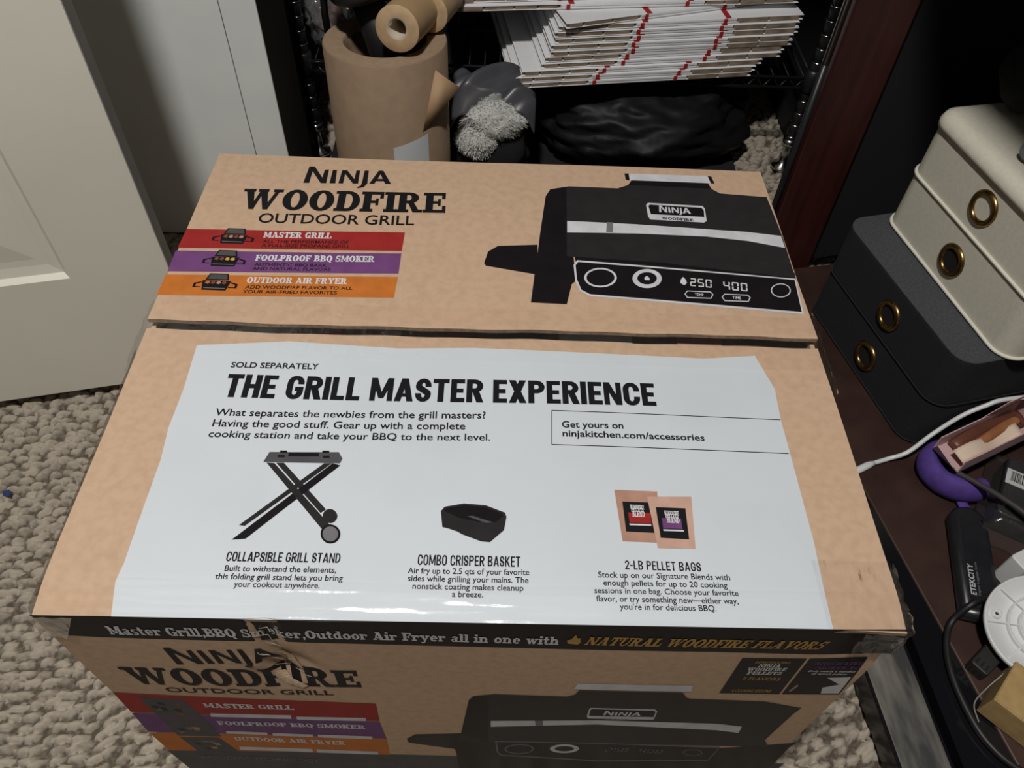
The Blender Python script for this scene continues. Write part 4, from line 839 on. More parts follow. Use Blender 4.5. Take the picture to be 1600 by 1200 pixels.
# clear packing tape
def crump(a, s, seed):
    return Vector((noise.noise(Vector((a.x*s, a.y*s, a.z*s+seed))), noise.noise(Vector((a.x*s+9, a.y*s, a.z*s+seed))), noise.noise(Vector((a.x*s, a.y*s+7, a.z*s+seed)))))
def top_h(u, v): return max(gf(u, v) if v < BV else -1, gb(u, v) if v > FV else -1)
m = MB()
def seam(s, t):
    u = 0.001+s*0.578; v = 0.228+t*0.058
    base = gf(u, v) if v < FV else (gb(u, v) if v > BV else gf(u, v)*.5+gb(u, v)*.5)
    return (u, v, base+0.0009+0.0004*noise.noise(Vector((u*60, v*60, 0))))
m.sheet(seam, 96, 14)
tp = m.build('seam_tape', tape, carton, None)
def tail(side, v0, v1, down, bulge, seed, name):
    m = MB(); x = 0 if side < 0 else BW
    def fn(s, t):
        v = v0+s*(v1-v0); z = 0.006-t*down
        p0 = Vector((x+side*(0.0010+bulge*math.sin(math.pi*min(1, t*1.4))*math.sin(math.pi*s)), v, z))
        q = crump(p0, 75, seed)*0.0035
        return (p0.x+side*abs(q.x), p0.y+q.y, p0.z+q.z*0.6)
    m.sheet(fn, 20, 16, smooth=False); return m.build(name, tape_crumple, carton)
tail(1, 0.198, 0.292, 0.07, 0.009, 3, 'tape_tail'); tail(-1, 0.205, 0.285, 0.06, 0.006, 5, 'tape_tail')
m = MB()
def leftedge(s, t):
    v = 0.004+s*0.225; z = 0.002-t*0.03; b = 0.0045*math.sin(math.pi*t)*(0.5+0.5*math.sin(s*9+1))
    return (-0.0012-b, v, z+0.0006*math.sin(s*40))
m.sheet(leftedge, 40, 6); m.build('edge_tape', tape_crumple, carton)
edge_film = clear_film('front_edge_film', body=0.01, gloss=0.022, rough=0.17, bump=0.15, bscale=60)
m = MB()
def frontedge(s, t):
    u = 0.001+s*0.578; v = 0.0005+t*0.026
    n_ = noise.noise(Vector((u*14+v*40, v*260, 2)))+.4*noise.noise(Vector((u*60, v*420, 5)))
    return (u, v, gf(u, v)+0.0011+0.0007*n_)
m.sheet(frontedge, 150, 22); m.build('front_edge_tape', edge_film, carton)
m = MB()
def corner(s, t):
    a = s*1.0; L = t*(0.030+.018*s)
    if a < .5: u, v = BW-0.030+a*2*0.032, 0.0
    else: u, v = BW+0.002, (a-.5)*2*0.05
    p0 = Vector((u, v-0.0025 if a < .5 else v, 0.001-L)); q = crump(p0, 90, 11)*0.005
    return (p0.x+(abs(q.x) if a >= .5 else q.x*.4), p0.y-abs(q.y), p0.z+q.z*.5)
m.sheet(corner, 30, 14, smooth=False); m.build('corner_tape', tape_crumple, carton)
m = MB()
def cornertop(s, t):
    u = BW-0.055+s*0.056; v = t*0.05; q = noise.noise(Vector((u*110, v*40, 4)))
    return (u, v, gf(u, v)+0.0011+0.0018*abs(q))
m.sheet(cornertop, 22, 10, smooth=False); m.build('corner_tape', tape, carton)
m = MB()
def leftcorner(s, t):
    u = -0.0015+s*0.030*(1-.5*t); L = t*0.032; p0 = Vector((u, -0.0022, 0.0005-L)); q = crump(p0, 80, 21)*0.003
    return (u, p0.y-abs(q.y), p0.z)
m.sheet(leftcorner, 18, 12, smooth=False); m.build('corner_tape', tape_crumple, carton)
for k in range(7):                                   # pale slivers modelled as glints of torn tape over the dent
    m = MB(); rr = random.Random(40+k); u0 = 0.143+rr.uniform(-.010, .014); z0 = -0.012-k*0.015
    pts = [Vector((u0+rr.uniform(-.004, .004)+i*0.0025, 0, z0-i*rr.uniform(.002, .005))) for i in range(5)]
    pts = [Vector((q.x, gp(q.x, q.z)-0.0012, q.z)) for q in pts]
    m.tube(pts, [0.0001, 0.0003, 0.0004, 0.0003, 0.0001], 6); m.build('tape_glint', mat('pale_glint', (0.34, 0.30, 0.26), 0.25), carton)

# ------------------------------------------------------------------ things behind the carton
# wire shelving rack
post_m = mat('black_post', (0.025, 0.025, 0.028), 0.14, metal=0.3)
SHZ = -0.247
rack = thing('wire_shelf_rack', 'black wire shelving rack with ringed posts behind the carton', 'shelf', (0.40, 1.36, FZ))
def rloc(p): return (p[0]-0.40, p[1]-1.36, p[2]-FZ)
for (x, y) in ((-0.066, 1.165), (0.874, 1.165), (-0.066, 1.60), (0.874, 1.60)):
    m = MB(); prof = [(0.0001, 0.05)]
    z = 0.05
    while z < 1.75:
        prof += [(0.0112, z), (0.0112, z+0.0215), (0.0102, z+0.0222), (0.0102, z+0.0245)]; z += 0.0255
    prof += [(0.0112, z), (0.0001, z)]
    M = Matrix.Translation(rloc((x, y, FZ)))
    m.lathe(prof, 16, M=M, smooth=True)
    for k in range(66): m.lathe([(0.0108, 0.0721+k*0.0255), (0.0121, 0.0727+k*0.0255), (0.0121, 0.0737+k*0.0255), (0.0108, 0.0743+k*0.0255)], 16, 1, M=M)
    po = m.build('post', [post_m, chrome], rack)
    m = MB(); m.lathe([(0.0001, 0), (0.022, 0), (0.022, 0.005), (0.008, 0.009), (0.006, 0.05), (0.014, 0.052), (0.0145, 0.066), (0.0001, 0.066)], 16, M=M); m.build('levelling_foot', chrome, po)
    m = MB(); m.lathe([(0.0115, SHZ-FZ-0.024), (0.0165, SHZ-FZ-0.022), (0.015, SHZ-FZ+0.016), (0.0115, SHZ-FZ+0.018)], 16, M=M); m.build('post_collar', black_plastic, po)
m = MB()
for y in (1.165, 1.60):
    for dz in (0, -0.020): m.tube([rloc((-0.055, y, SHZ+dz)), rloc((0.862, y, SHZ+dz))], 0.0032, 8)
    for i in range(30):
        xa = -0.05+i*0.0304; m.tube([rloc((xa, y, SHZ)), rloc((xa+0.0152, y, SHZ-0.020)), rloc((xa+0.0304, y, SHZ))], 0.0016, 6, cap=False)
for x in (-0.066, 0.874):
    for dz in (0, -0.020): m.tube([rloc((x, 1.176, SHZ+dz)), rloc((x, 1.59, SHZ+dz))], 0.0032, 8)
for i in range(33):
    x = -0.045+i*0.0282; m.tube([rloc((x, 1.165, SHZ+0.003)), rloc((x, 1.60, SHZ+0.003))], 0.0014, 6)
for y in (1.30, 1.45): m.tube([rloc((-0.066, y, SHZ-0.001)), rloc((0.874, y, SHZ-0.001))], 0.0028, 6)
m.build('wire_shelf', black_chrome, rack)
m = MB()
for dz in (0.0, -0.020): m.tube([rloc((-0.050, 1.1605, SHZ+dz)), rloc((0.02, 1.1605, SHZ+dz))], 0.0036, 8)
m.build('shelf_front_wire', chrome, rack)

# big kraft paper roll
RC, RR, RI, RT = Vector((0.109, 0.999, 0)), 0.0995, 0.067, -0.128
roll = thing('kraft_paper_roll', 'big upright roll of brown kraft paper behind the carton', 'paper roll', (RC.x, RC.y, FZ+0.0115)); roll.rotation_euler = (R_(-3.5), 0, 0)
hh = RT-FZ-0.0085
m = MB(); m.lathe([(RR, 0), (RR, hh-0.002), (RR-0.002, hh)], 64); m.build('paper_wrap', kraft_paper, roll)
m = MB()
pr_ = [(RR-0.002, hh)]
for i in range(18): a = RR-0.002-(RR-0.002-RI)*(i+1)/18; pr_ += [(a+0.0008, hh-0.0004*(i % 2)), (a, hh-0.0003)]
m.lathe(pr_+[(RI, hh-0.012), (RI, 0)], 64); m.build('layered_end', kraft_paper_end, roll)
m = MB(); m.lathe([(RI-0.0005, hh-0.01), (RI-0.004, hh-0.01), (RI-0.004, 0.001), (RI-0.0005, 0.001)], 48, closed=True); m.build('core_tube', kraft_dark, roll)
def on_roll(a, z, d): return ((RR+d)*math.sin(a), -(RR+d)*math.cos(a), z)
m = MB(); m.sheet(lambda s, t: on_roll(0.14+s*0.62, 0.075+t*0.093+0.014*s*t, 0.0008), 14, 6); m.build('white_label', mat('roll_label', (0.62, 0.66, 0.68), 0.5), roll)
# loose corner of the outer sheet folded outwards
m = MB()
A, B_, D_ = Vector(on_roll(0.98, hh-0.022, 0.001)), Vector(on_roll(0.66, hh-0.115, 0.001)), Vector(on_roll(1.18, hh-0.052, 0.032))
m.add([A, B_, D_, (A+B_)/2+Vector((0.0, -0.004, 0)), (A+D_)/2+Vector((0, -0.003, 0.001)), (B_+D_)/2+Vector((0, -0.003, 0))], [(0, 3, 4), (3, 1, 5), (4, 5, 2), (3, 5, 4)], 0, True)
m.build('folded_corner', mat('kraft_paper_inner', (0.46, 0.30, 0.17), 0.7), roll, solid=0.0005)

# small rolls leaning in the big roll's core
def small_roll(name, label, face, back, r, ri, group=None):
    ax = (Vector(back)-Vector(face)); L = ax.length
    q = Vector((0, 0, 1)).rotation_difference(ax.normalized())
    t = thing(name, label, 'paper roll', face); M = q.to_matrix().to_4x4()
    m = MB(); m.lathe([(r, 0.001), (r, L-0.001)], 36, M=M); m.build('paper_wrap', mat('tan_roll_paper', (0.50, 0.33, 0.175), 0.6), t)
    m = MB(); m.lathe([(r, 0.001), (r-0.001, 0), (ri+0.003, 0.0004)], 36, M=M); em = mat('tan_roll_end', (0.60, 0.42, 0.25), 0.7, (0.50, 0.34, 0.19), 60); m.build('layered_end', em, t)
    m = MB(); m.lathe([(r, L-0.001), (r-0.001, L), (ri+0.003, L)], 36, M=M); m.build('layered_end', em, t)
    m = MB(); m.lathe([(ri+0.003, 0.0004), (ri, 0.0006), (ri, L), (ri+0.003, L)], 30, M=M); m.build('core_tube', mat('pale_core', (0.55, 0.47, 0.37), 0.7), t)
    return t
small_roll('paper_tape_roll', 'small brown paper roll with open core lying in the big kraft roll', (0.138, 0.955, -0.078), (0.160, 1.050, -0.092), 0.0345, 0.0140)
small_roll('paper_tape_roll', 'second small brown paper roll, mostly hidden behind the first on the big kraft roll', (0.178, 1.040, -0.092), (0.200, 1.125, -0.098), 0.032, 0.0150)
# black round cap-like pot resting on the roll
pot = thing('black_pot', 'black round pot resting on top of the big kraft roll', 'pot', (0.083, 1.03, RT))
M = Matrix.Translation((0.0, 0.0, 0.066)) @ Matrix.Rotation(R_(-14), 4, 'Y')
m = MB(); m.lathe([(0.0001, 0), (0.040, 0.0), (0.052, 0.006), (0.058, 0.018), (0.060, 0.10), (0.055, 0.10), (0.053, 0.02), (0.0001, 0.012)], 40, M=M); m.build('pot_body', mat('dull_black', (0.022, 0.023, 0.026), 0.55, (0.03, 0.031, 0.034), 40, bump=0.1), pot)
m = MB(); m.lathe([(0.0001, -0.13), (0.022, -0.13), (0.026, -0.12), (0.026, 0.0), (0.0001, 0.0)], 28, M=M); m.build('pot_foot', black_rubber, pot)

# clear bag with reddish lump, on the shelf by the left post
bag = thing('clear_plastic_bag', 'clear plastic bag with a reddish brown lump on the wire shelf, top left', 'bag', (-0.018, 1.218, SHZ+0.006))
def blob(mb, c, r, amp, sc, seed, nu=28, nv=18, m=0, zmin=None):
    v = []; f = []
    for j in range(nv+1):
        for i in range(nu):
            th = math.pi*j/nv; ph = 2*math.pi*i/nu
            d = Vector((math.sin(th)*math.cos(ph), math.sin(th)*math.sin(ph), math.cos(th)))
            k = 1+amp*noise.noise(d*sc+Vector((seed, seed*2, 0)))+amp*.5*noise.noise(d*sc*2.7+Vector((seed, 0, seed)))
            q = Vector((c[0]+d.x*r[0]*k, c[1]+d.y*r[1]*k, c[2]+d.z*r[2]*k))
            if zmin is not None: q.z = max(q.z, zmin)
            v.append(q)
    for j in range(nv):
        for i in range(nu): f.append((j*nu+i, j*nu+(i+1) % nu, (j+1)*nu+(i+1) % nu, (j+1)*nu+i))
    mb.add(v, f, m, True)
m = MB(); blob(m, (0, 0, 0.058), (0.042, 0.045, 0.055), 0.5, 2.2, 4, 36, 24, zmin=0.0); m.build('bag_film', clear_film('bag_film', body=0.20, gloss=0.14, rough=0.12, bump=1.0, bscale=40, haze=(0.55, 0.55, 0.57)), bag)
m = MB(); blob(m, (0.006, -0.010, 0.046), (0.024, 0.022, 0.028), 0.4, 2, 9, 24, 16, zmin=0.004); m.build('brown_lump', rust, bag)
cb = MB(); cb.tube(smoothpath([(-0.005, 1.15, SHZ+0.008), (0.002, 1.09, -0.13), (0.012, 1.085, -0.05), (0.03, 1.10, 0.01), (0.06, 1.14, 0.0), (0.07, 1.20, -0.12), (0.05, 1.24, SHZ+0.008)], 8), 0.006, 10)
tag(cb.build('black_cable', black_rubber), 'looped black cable standing between the clear bag and the kraft roll', 'cable')

# flattened mailer boxes on the shelf
def flat_box(label, x, y, z, rz, w=0.445, d=0.30, h=0.0098, tilt=0.0, proto={}, mk=None, group=None):
    key = mk or 'a'
    if key not in proto:
        t = thing('flattened_box', label, 'cardboard box', group=group)
        m = MB(); r_ = 0.0011
        # white skin: top sheet, bottom sheet and the folded middle of the front edge
        m.box(0, 0.004, h-r_, w, d, h-0.0004); m.box(0, 0.004, 0.0004, w, d, r_)
        m.box(0, 0, r_*.4, w, 0.0045, r_*1.4); m.box(0, 0, h-r_*1.5, w, 0.0045, h-r_*.5)
        a, b = (0.31, 0.72)
        m.prism([(a*w, 0), (b*w, 0), (b*w, 0.02), (a*w, 0.02)], 0.0006, h*.47); m.prism([(a*w, -0.001), (b*w, -0.001), (b*w, 0.02), (a*w, 0.02)], h*.53, h-0.0006)
        m.build('white_panel', white_board, t, bevel=0.0008, seg=1)
        for (p0, p1, sd) in ((0.012, a-0.006, 1), (b+0.006, 0.988, 2)):
            m = MB(); xs = [p0*w]; rr = random.Random(sd+len(proto)*5)
            while xs[-1] < p1*w-0.03: xs.append(xs[-1]+rr.uniform(.022, .06))
            xs[-1] = p1*w
            for i in range(len(xs)-1):
                e = rr.uniform(-.0022, .0016)
                m.prism(rrect(xs[i], 0.0015+e, xs[i+1]-.0012, 0.05, 0.003, 3), r_, h-r_)
            m.build('corrugated_edge', brown_board, t)
        for s0 in (0.325, 0.665):
            m = MB(); m.box(s0*w, -0.0016, 0.0008, s0*w+0.0065, 0.02, h-0.0008); m.box(s0*w+.004, -0.0005, h-0.0009, s0*w+0.014, 0.05, h-0.0001)
            m.build('red_stripe', red_band, t)
        m = MB(); m.box(0.004, 0.03, r_, w-0.004, d-0.002, h-r_); m.build('inner_core', brown_board, t)
        proto[key] = t
    else:
        t = copy_tree(proto[key]); t['label'] = label
    t.location = (x, y, z); t.rotation_euler = (0, tilt, rz)
    if group: t['group'] = group
    return t
G = 'flattened mailer boxes in the stack on the wire shelf'
rz0 = R_(9.4); z0 = SHZ+0.0046
rows = [(0.317, 1.083, 0), (0.322, 1.085, -0.003), (0.333, 1.088, 0.004),
        (0.366, 1.098, 0.0), (0.372, 1.101, 0.006), (0.381, 1.102, 0.002), (0.380, 1.104, -0.004), (0.388, 1.107, 0.003), (0.386, 1.108, 0.0), (0.392, 1.110, 0.010)]
ordn = ['lowest', 'second from the bottom', 'third from the bottom', 'fourth from the bottom', 'fifth from the bottom', 'sixth from the bottom', 'fifth from the top', 'fourth from the top', 'third from the top', 'second from the top']
for i, (x, y, dr) in enumerate(rows):
    flat_box('white flattened mailer box, %s in the stack on the wire shelf' % ordn[i], x, y, z0+i*0.0103, rz0+dr, group=G)
flat_box('topmost flattened mailer box, swung askew on the stack on the wire shelf', 0.404, 1.098, z0+10*0.0103+0.0004, rz0+0.16, group=G)
for i, (x, y, dr) in enumerate(((0.205, 1.120, 0.0), (0.19, 1.126, 0.012))):
    flat_box(('lower' if i == 0 else 'upper')+' of two longer white flattened boxes lying across the stack top', x, y, z0+11*0.0103+0.001+i*0.0105, rz0-0.03+dr, w=0.62, d=0.26, mk='long', group='long flattened boxes behind the stack')

# satin garment with fleece lining hanging from the shelf edge
gar = thing('fleece_lined_jacket', 'grey satin jacket with white fleece lining stuffed between the kraft roll and the mailer boxes', 'jacket', (0.278, 1.07, FZ+0.005))
def softblob(m, c, r, seed, amps, nu=96, nv=64):
    v = []; f = []
    for j in range(nv+1):
        for i in range(nu):
            th = math.pi*j/nv; ph = 2*math.pi*i/nu
            d = Vector((math.sin(th)*math.cos(ph), math.sin(th)*math.sin(ph), math.cos(th))); k = 1
            for a, q in amps: k += a*noise.noise(d*q+Vector((seed, q, seed*.5)))
            v.append((c[0]+d.x*r[0]*k, c[1]+d.y*r[1]*k, c[2]+d.z*r[2]*k))
    for j in range(nv):
        for i in range(nu): f.append((j*nu+i, j*nu+(i+1) % nu, (j+1)*nu+(i+1) % nu, (j+1)*nu+i))
    m.add(v, f, 0, True)
FA = ((.14, 1.5), (.05, 6), (.03, 16), (.02, 40))
m = MB(); softblob(m, (0.008, -0.025, 0.158), (0.058, 0.034, 0.036), 2, FA); softblob(m, (-0.022, -0.035, 0.122), (0.036, 0.028, 0.034), 6, FA)
rf = random.Random(8)
for (x, y, z) in list(m.v):                           # short tufts of pile
    if rf.random() < .75:
        q = Vector((x, y, z)); o_ = Vector((rf.uniform(-1, 1), rf.uniform(-1, 1), rf.uniform(-1, 1)))*0.0045
        c_ = Vector((0.0, -0.02, 0.145)); d_ = (q-c_).normalized()*0.0035+o_*.6
        m.add([q+o_*.5, q+d_+o_*.2, q+d_.cross(Vector((0.3, .5, .8))).normalized()*0.0016], [(0, 1, 2)], 0, True)
m.build('fleece_lining', fleece, gar)
m = MB()
def sat(s, t):
    x = -0.070+s*0.150; y = 0.052-t*0.092; w_ = s*1.4+t
    z = 0.206+0.018*(1-t) + 0.010*math.sin(w_*7+1.2*math.sin(s*4)) + 0.004*math.sin(w_*17-s*5) - 0.034*max(0, t-.72)/.28 - 0.03*(2*s-1)**4 - 0.02*(1-t)**6
    return (x, y, z)
m.sheet(sat, 60, 40); m.build('satin_shell', satin, gar, solid=0.003)
m = MB(); blob(m, (0.0, 0.005, 0.085), (0.070, 0.052, 0.110), 0.2, 2, 3, 32, 20, zmin=0.002); m.build('jacket_body', black_felt, gar)

# black bag, then added dark stand-ins for shade around the shelf
m = MB(); softblob(m, (0.565, 1.235, FZ+0.078), (0.225, 0.145, 0.082), 5, ((.16, 1.8), (.09, 4.5), (.03, 11))); m.v = [(x, y, max(z, FZ+0.0055)) for x, y, z in m.v]
tag(m.build('black_bag', black_bag_m), 'large shiny black bag on the floor under the mailer boxes', 'bag')
m = MB(); m.prism(rrect(-0.04, 0.90, 0.775, 1.415, 0.02), FZ+0.0005, FZ+0.0045); tag(m.build('floor_shade_sheet', black_felt), 'added black sheet on the carpet under the wire rack, standing in for shade', 'mat')  # black sheet added where the closet floor falls into shade
m = MB(); m.prism(rrect(-0.04, 1.42, 0.85, 1.58, 0.02), FZ+0.001, SHZ-0.026); tag(m.build('dark_filler_low', black_felt), 'added long black block on the floor under the wire shelf, standing in for darkness', 'tote')  # added to black out the background below the shelf
m = MB(); m.prism(rrect(-0.04, 1.545, 0.85, 1.585, 0.015), SHZ+0.006, SHZ+0.22); tag(m.build('dark_filler_high', black_felt), 'added wide black block at the back of the wire shelf, standing in for darkness', 'bin')  # added dark backdrop behind the stacked boxes

# ------------------------------------------------------------------ mahogany desk on the right
TH = R_(11.5)          # the desk and its things are turned a little
desk = thing('mahogany_desk', 'dark mahogany desk with a low base shelf at the right', 'desk', (0.757, 0.80, FZ), TH)
dinv = (Matrix.Translation((0.757, 0.80, FZ)) @ Matrix.Rotation(TH, 4, 'Z')).inverted()
def dl(p): return tuple(dinv @ Vector(p))
SH = 0.040             # shelf surface above the carpet
m = MB(); m.box(-0.040, -0.95, 0.012, 1.0, 0.0, SH); m.build('base_shelf', mahogany_top, desk, bevel=0.003)
m = MB(); m.prism([dl((x, y, 0))[:2] for x, y in ((0.775, 0.55), (0.805, 0.17), (0.818, 0.0), (0.835, -0.2), (1.0, -0.2), (0.90, 0.17), (0.81, 0.55))], 0.002, 0.0375); m.build('base_rail', black_gloss, desk)
lg = MB()
P0 = [dinv @ Vector(q) for q in ((0.757, 0.829, FZ), (0.842, 0.829, FZ), (0.842, 0.869, FZ), (0.757, 0.869, FZ))]
P1 = [dinv @ Vector(q) for q in ((0.762, 0.835, 1.06), (0.842, 0.835, 1.06), (0.842, 0.875, 1.06), (0.762, 0.875, 1.06))]
lg.add(P0+P1, [(0, 1, 2, 3), (4, 5, 6, 7), (0, 1, 5, 4), (1, 2, 6, 5), (2, 3, 7, 6), (3, 0, 4, 7)]); lg.build('leg', mahogany, desk, bevel=0.003)
m = MB(); q0 = dl((0.7505, 0.842, -0.05)); q1 = dl((0.752, 0.845, 0.6)); m.tube([q0, q1], 0.0052, 8); m.tube([dl((0.7505, 0.842, FZ+0.002)), q0], 0.0052, 8, 1); m.build('metal_edge', [chrome, black_plastic], desk)
m = MB()
a0 = dl((0.846, 0.838, 0)); m.box(a0[0], a0[1]+0.01, 0.03, a0[0]+1.0, a0[1]+0.03, 1.5); m.build('back_panel', dark_fill, desk)
m = MB(); m.box(-0.175, -1.0, 1.0, 1.0, 0.12, 1.03); m.build('desk_top', mahogany, desk, bevel=0.003)
m = MB(); m.box(0.9, -0.95, SH, 0.92, 0.03, 1.05); m.build('side_panel', dark_fill, desk)
# glossy black metal rail by the base shelf, sheen painted on its top
rail = thing('metal_rail', 'black metal rail with painted sheen on the carpet beside the lower right corner of the carton', 'rail', (0.737, 0.111, FZ), R_(4.5))
m = MB(); m.box(0.0, -0.45, 0.002, 0.062, 0.36, 0.0385, 0); m.build('rail_body', black_gloss, rail, bevel=0.002)
m = MB(); m.box(0.003, -0.448, 0.0385, 0.057, 0.358, 0.0400); m.build('sheen_top', bar_metal, rail, bevel=0.0008)

# fabric drawer boxes
def organizer(name, label, far, near, zb_, tier, body, rim_m, lid_m, depth, gfr, lid_over):
    far = Vector(far); near = Vector(near); d = (far-near); L = d.length; ang = math.atan2(d.y, d.x)-math.pi/2
    t = thing(name, label, 'storage box', (near.x, near.y, zb_), ang)
    # local: x runs back into the desk, y along the front from the near corner
    for k in range(2):
        z0_, z1_ = k*tier+0.0008, (k+1)*tier-0.0005
        m = MB(); m.prism(rrect(0.0, 0.0, depth, L, 0.028, 8), z0_, z1_)
        dr = m.build('drawer', body, t, bevel=0.003, seg=3)
        m = MB()
        for zz in ((z0_+0.002,) if k == 0 else (z0_+0.0015,)):
            pts = [(x, y, zz) for x, y in rrect(-0.0012, -0.0012, depth+.0012, L+.0012, 0.029, 8)]; m.tube(pts+[pts[0]], 0.0024 if body is cream_felt else 0.0013, 6, cap=False)
        m.build('piping', rim_m, dr)
        gz = (z0_+z1_)/2-0.002; M = Matrix.Translation((0, L*gfr, gz)) @ Matrix.Rotation(R_(-90), 4, 'Y')
        m = MB(); m.lathe([(0.0150, 0.0005), (0.0155, 0.0028), (0.0180, 0.0046), (0.0212, 0.0040), (0.0236, 0.0012), (0.0236, -0.001)], 36, M=M); m.build('grommet', brass, dr)
        m = MB(); m.lathe([(0.0001, 0.0004), (0.0153, 0.0006)], 28, M=M); m.build('finger_hole', cream_felt if (k == 1 and body is cream_felt) else hole_m, dr)
    m = MB()
    if lid_over:
        o_ = lid_over; zt = 2*tier
        pr = [(-o_, zt-0.012), (-o_-0.0005, zt-0.004), (-o_+0.003, zt+0.004), (0.008, zt+0.0085), (0.018, zt+0.0095)]
        rings_ = []
        for ins, z in pr: rings_.append([(x, y, z) for x, y in rrect(ins, ins, depth-ins, L-ins, max(0.012, 0.028-ins), 8)])
        n = len(rings_[0])
        for a, b in zip(rings_[:-1], rings_[1:]): m.add(a+b, [(i, (i+1) % n, n+(i+1) % n, n+i) for i in range(n)], 0, True)
        m.add(rings_[-1], [tuple(range(n))]); m.add(rings_[0], [tuple(range(n))[::-1]])
    else:
        m.prism(rrect(0.0, 0.0, depth, L, 0.028, 8), 2*tier, 2*tier+0.0022)
    m.build('lid', lid_m, t)
    return t
organizer('drawer_organizer', 'black fabric two-drawer storage box standing on the desk base under the cream one', (0.812, 0.7235, 0), (0.8835, 0.4385, 0), FZ+SH+0.001, 0.0855, black_felt, black_felt, grey_felt, 0.46, 0.47, 0)
organizer('drawer_organizer', 'cream fabric two-drawer storage box with lid, stacked on the black one', (0.872, 0.733, 0), (0.935, 0.446, 0), FZ+SH+0.001+0.171+0.0034, 0.0860, cream_felt, mat('cream_piping', (0.74, 0.72, 0.62), 0.7), cream_felt, 0.42, 0.50, 0.0035)
m = MB(); blob(m, (0.975, 0.722, 0.012), (0.046, 0.046, 0.052), 0.12, 2, 2, 36, 24, zmin=-0.0395); tag(m.build('black_pouch', black_felt), 'rounded black pouch on top of the cream storage box', 'pouch')
m = MB(); M = Matrix.Translation((0.926, 0.606, -0.0385+0.0125)) @ Matrix.Rotation(R_(90), 4, 'Y') @ Matrix.Rotation(R_(-20), 4, 'X'); m.lathe([(0.0001, 0), (0.010, 0), (0.012, 0.002), (0.012, 0.10), (0.0001, 0.10)], 24, M=M); tag(m.build('grey_canister', mat('grey_metal', (0.20, 0.22, 0.24), 0.35, metal=0.5)), 'small grey canister lying on top of the cream storage box', 'canister')

# ------------------------------------------------------------------ clutter on the base shelf
SZ = FZ+SH
# white charging cable
wc = thing('charging_cable', 'white charging cable running past the black storage box', 'cable', (0.80, 0.40, SZ))
def wl(p): return (p[0]-0.80, p[1]-0.40, p[2]-SZ)
path = smoothpath([wl(q) for q in ((0.826, 0.405, SZ+0.0045), (0.850, 0.412, SZ+0.007), (0.873, 0.415, -0.380), (0.905, 0.433, -0.361), (0.936, 0.444, -0.333), (0.962, 0.449, -0.316), (0.985, 0.4525, -0.306), (1.05, 0.460, -0.305), (1.12, 0.466, -0.32))], 8)
m = MB(); m.tube(path, 0.0032, 10); m.build('cord', white_plastic, wc)
m = MB(); m.tube([wl((0.797, 0.390, SZ+0.0052)), wl((0.800, 0.3915, SZ+0.0052)), wl((0.818, 0.401, SZ+0.0052)), wl((0.822, 0.403, SZ+0.005)), wl((0.830, 0.4065, SZ+0.0045))], [0.0035, 0.0052, 0.0052, 0.0045, 0.0034], 12, flat=0.9); m.build('connector', white_plastic, wc)

# purple strap
m = MB()
m.tube(smoothpath([(0.970, 0.428, -0.3795), (0.940, 0.424, -0.379), (0.907, 0.413, -0.379), (0.893, 0.392, -0.379), (0.901, 0.369, -0.379), (0.920, 0.356, -0.379), (0.940, 0.354, -0.3795), (0.952, 0.357, -0.381)], 8), 0.0140, 14, flat=1.4)
m.tube(smoothpath([(0.927, 0.362, -0.389), (0.929, 0.340, -0.393), (0.934, 0.325, -0.395), (0.930, 0.308, -0.396)], 6), 0.0075, 10, flat=0.45)
tag(m.build('purple_strap', purple_cloth), 'padded purple cloth strap curled under the pink tray', 'strap')

# pink tray with leather straps
ta = R_(26.5)
tray = thing('pink_tray', 'open pink card tray of leather straps lying on the purple strap', 'tray', (0.9035, 0.3862, -0.357), ta)
tl, twd, thh = 0.155, 0.044, 0.026
m = MB(); m.box(0, -twd/2, 0, tl, twd/2, 0.0015); m.box(0, -twd/2, 0, tl, -twd/2+.0015, thh); m.box(0, twd/2-.0015, 0, tl, twd/2, thh); m.box(tl-.0015, -twd/2, 0, tl, twd/2, thh)
m.build('tray_body', pink_card, tray)
m = MB(); m.add([(0, -twd/2, 0.001), (0, twd/2, 0.001), (-0.012, twd/2-.008, thh*.9), (-0.016, -twd/2+.004, thh*.75)], [(0, 1, 2, 3)]); m.build('end_flap', pink_card, tray, solid=0.001)
m = MB(); m.add([(tl-0.075, twd/2, thh), (tl, twd/2, thh), (tl, twd/2-.012, thh+.040), (tl-0.060, twd/2-.008, thh+.034)], [(0, 1, 2, 3)]); m.build('lid_flap', pink_card, tray, solid=0.001)
st_ = thing('leather_straps', 'brown and tan leather straps lying in the pink tray', 'strap', (0.9035, 0.3862, -0.3553), ta)
m = MB()
for y, z in ((0.010, 0.008), (0.001, 0.006)): m.tube(smoothpath([(0.02, y, z), (0.07, y+.003, z+.004), (0.115, y+.001, z+.002), (0.145, y, z)], 6), 0.0085, 8, flat=0.55)
m.build('brown_strap', brown_leather, st_)
m = MB(); m.tube(smoothpath([(0.03, -0.004, 0.012), (0.06, -0.002, 0.0145), (0.10, 0.002, 0.0155), (0.13, 0.003, 0.014)], 6), 0.0065, 8, flat=0.6); m.build('tan_strap', tan_leather, st_)
m = MB(); m.sheet(lambda s, t: (0.004+s*0.11, -0.019+t*0.020-0.003*s, 0.014+0.005*math.sin(s*7)+0.004*t), 16, 4); m.build('paper_insert', cream_paper, st_, solid=0.0006)

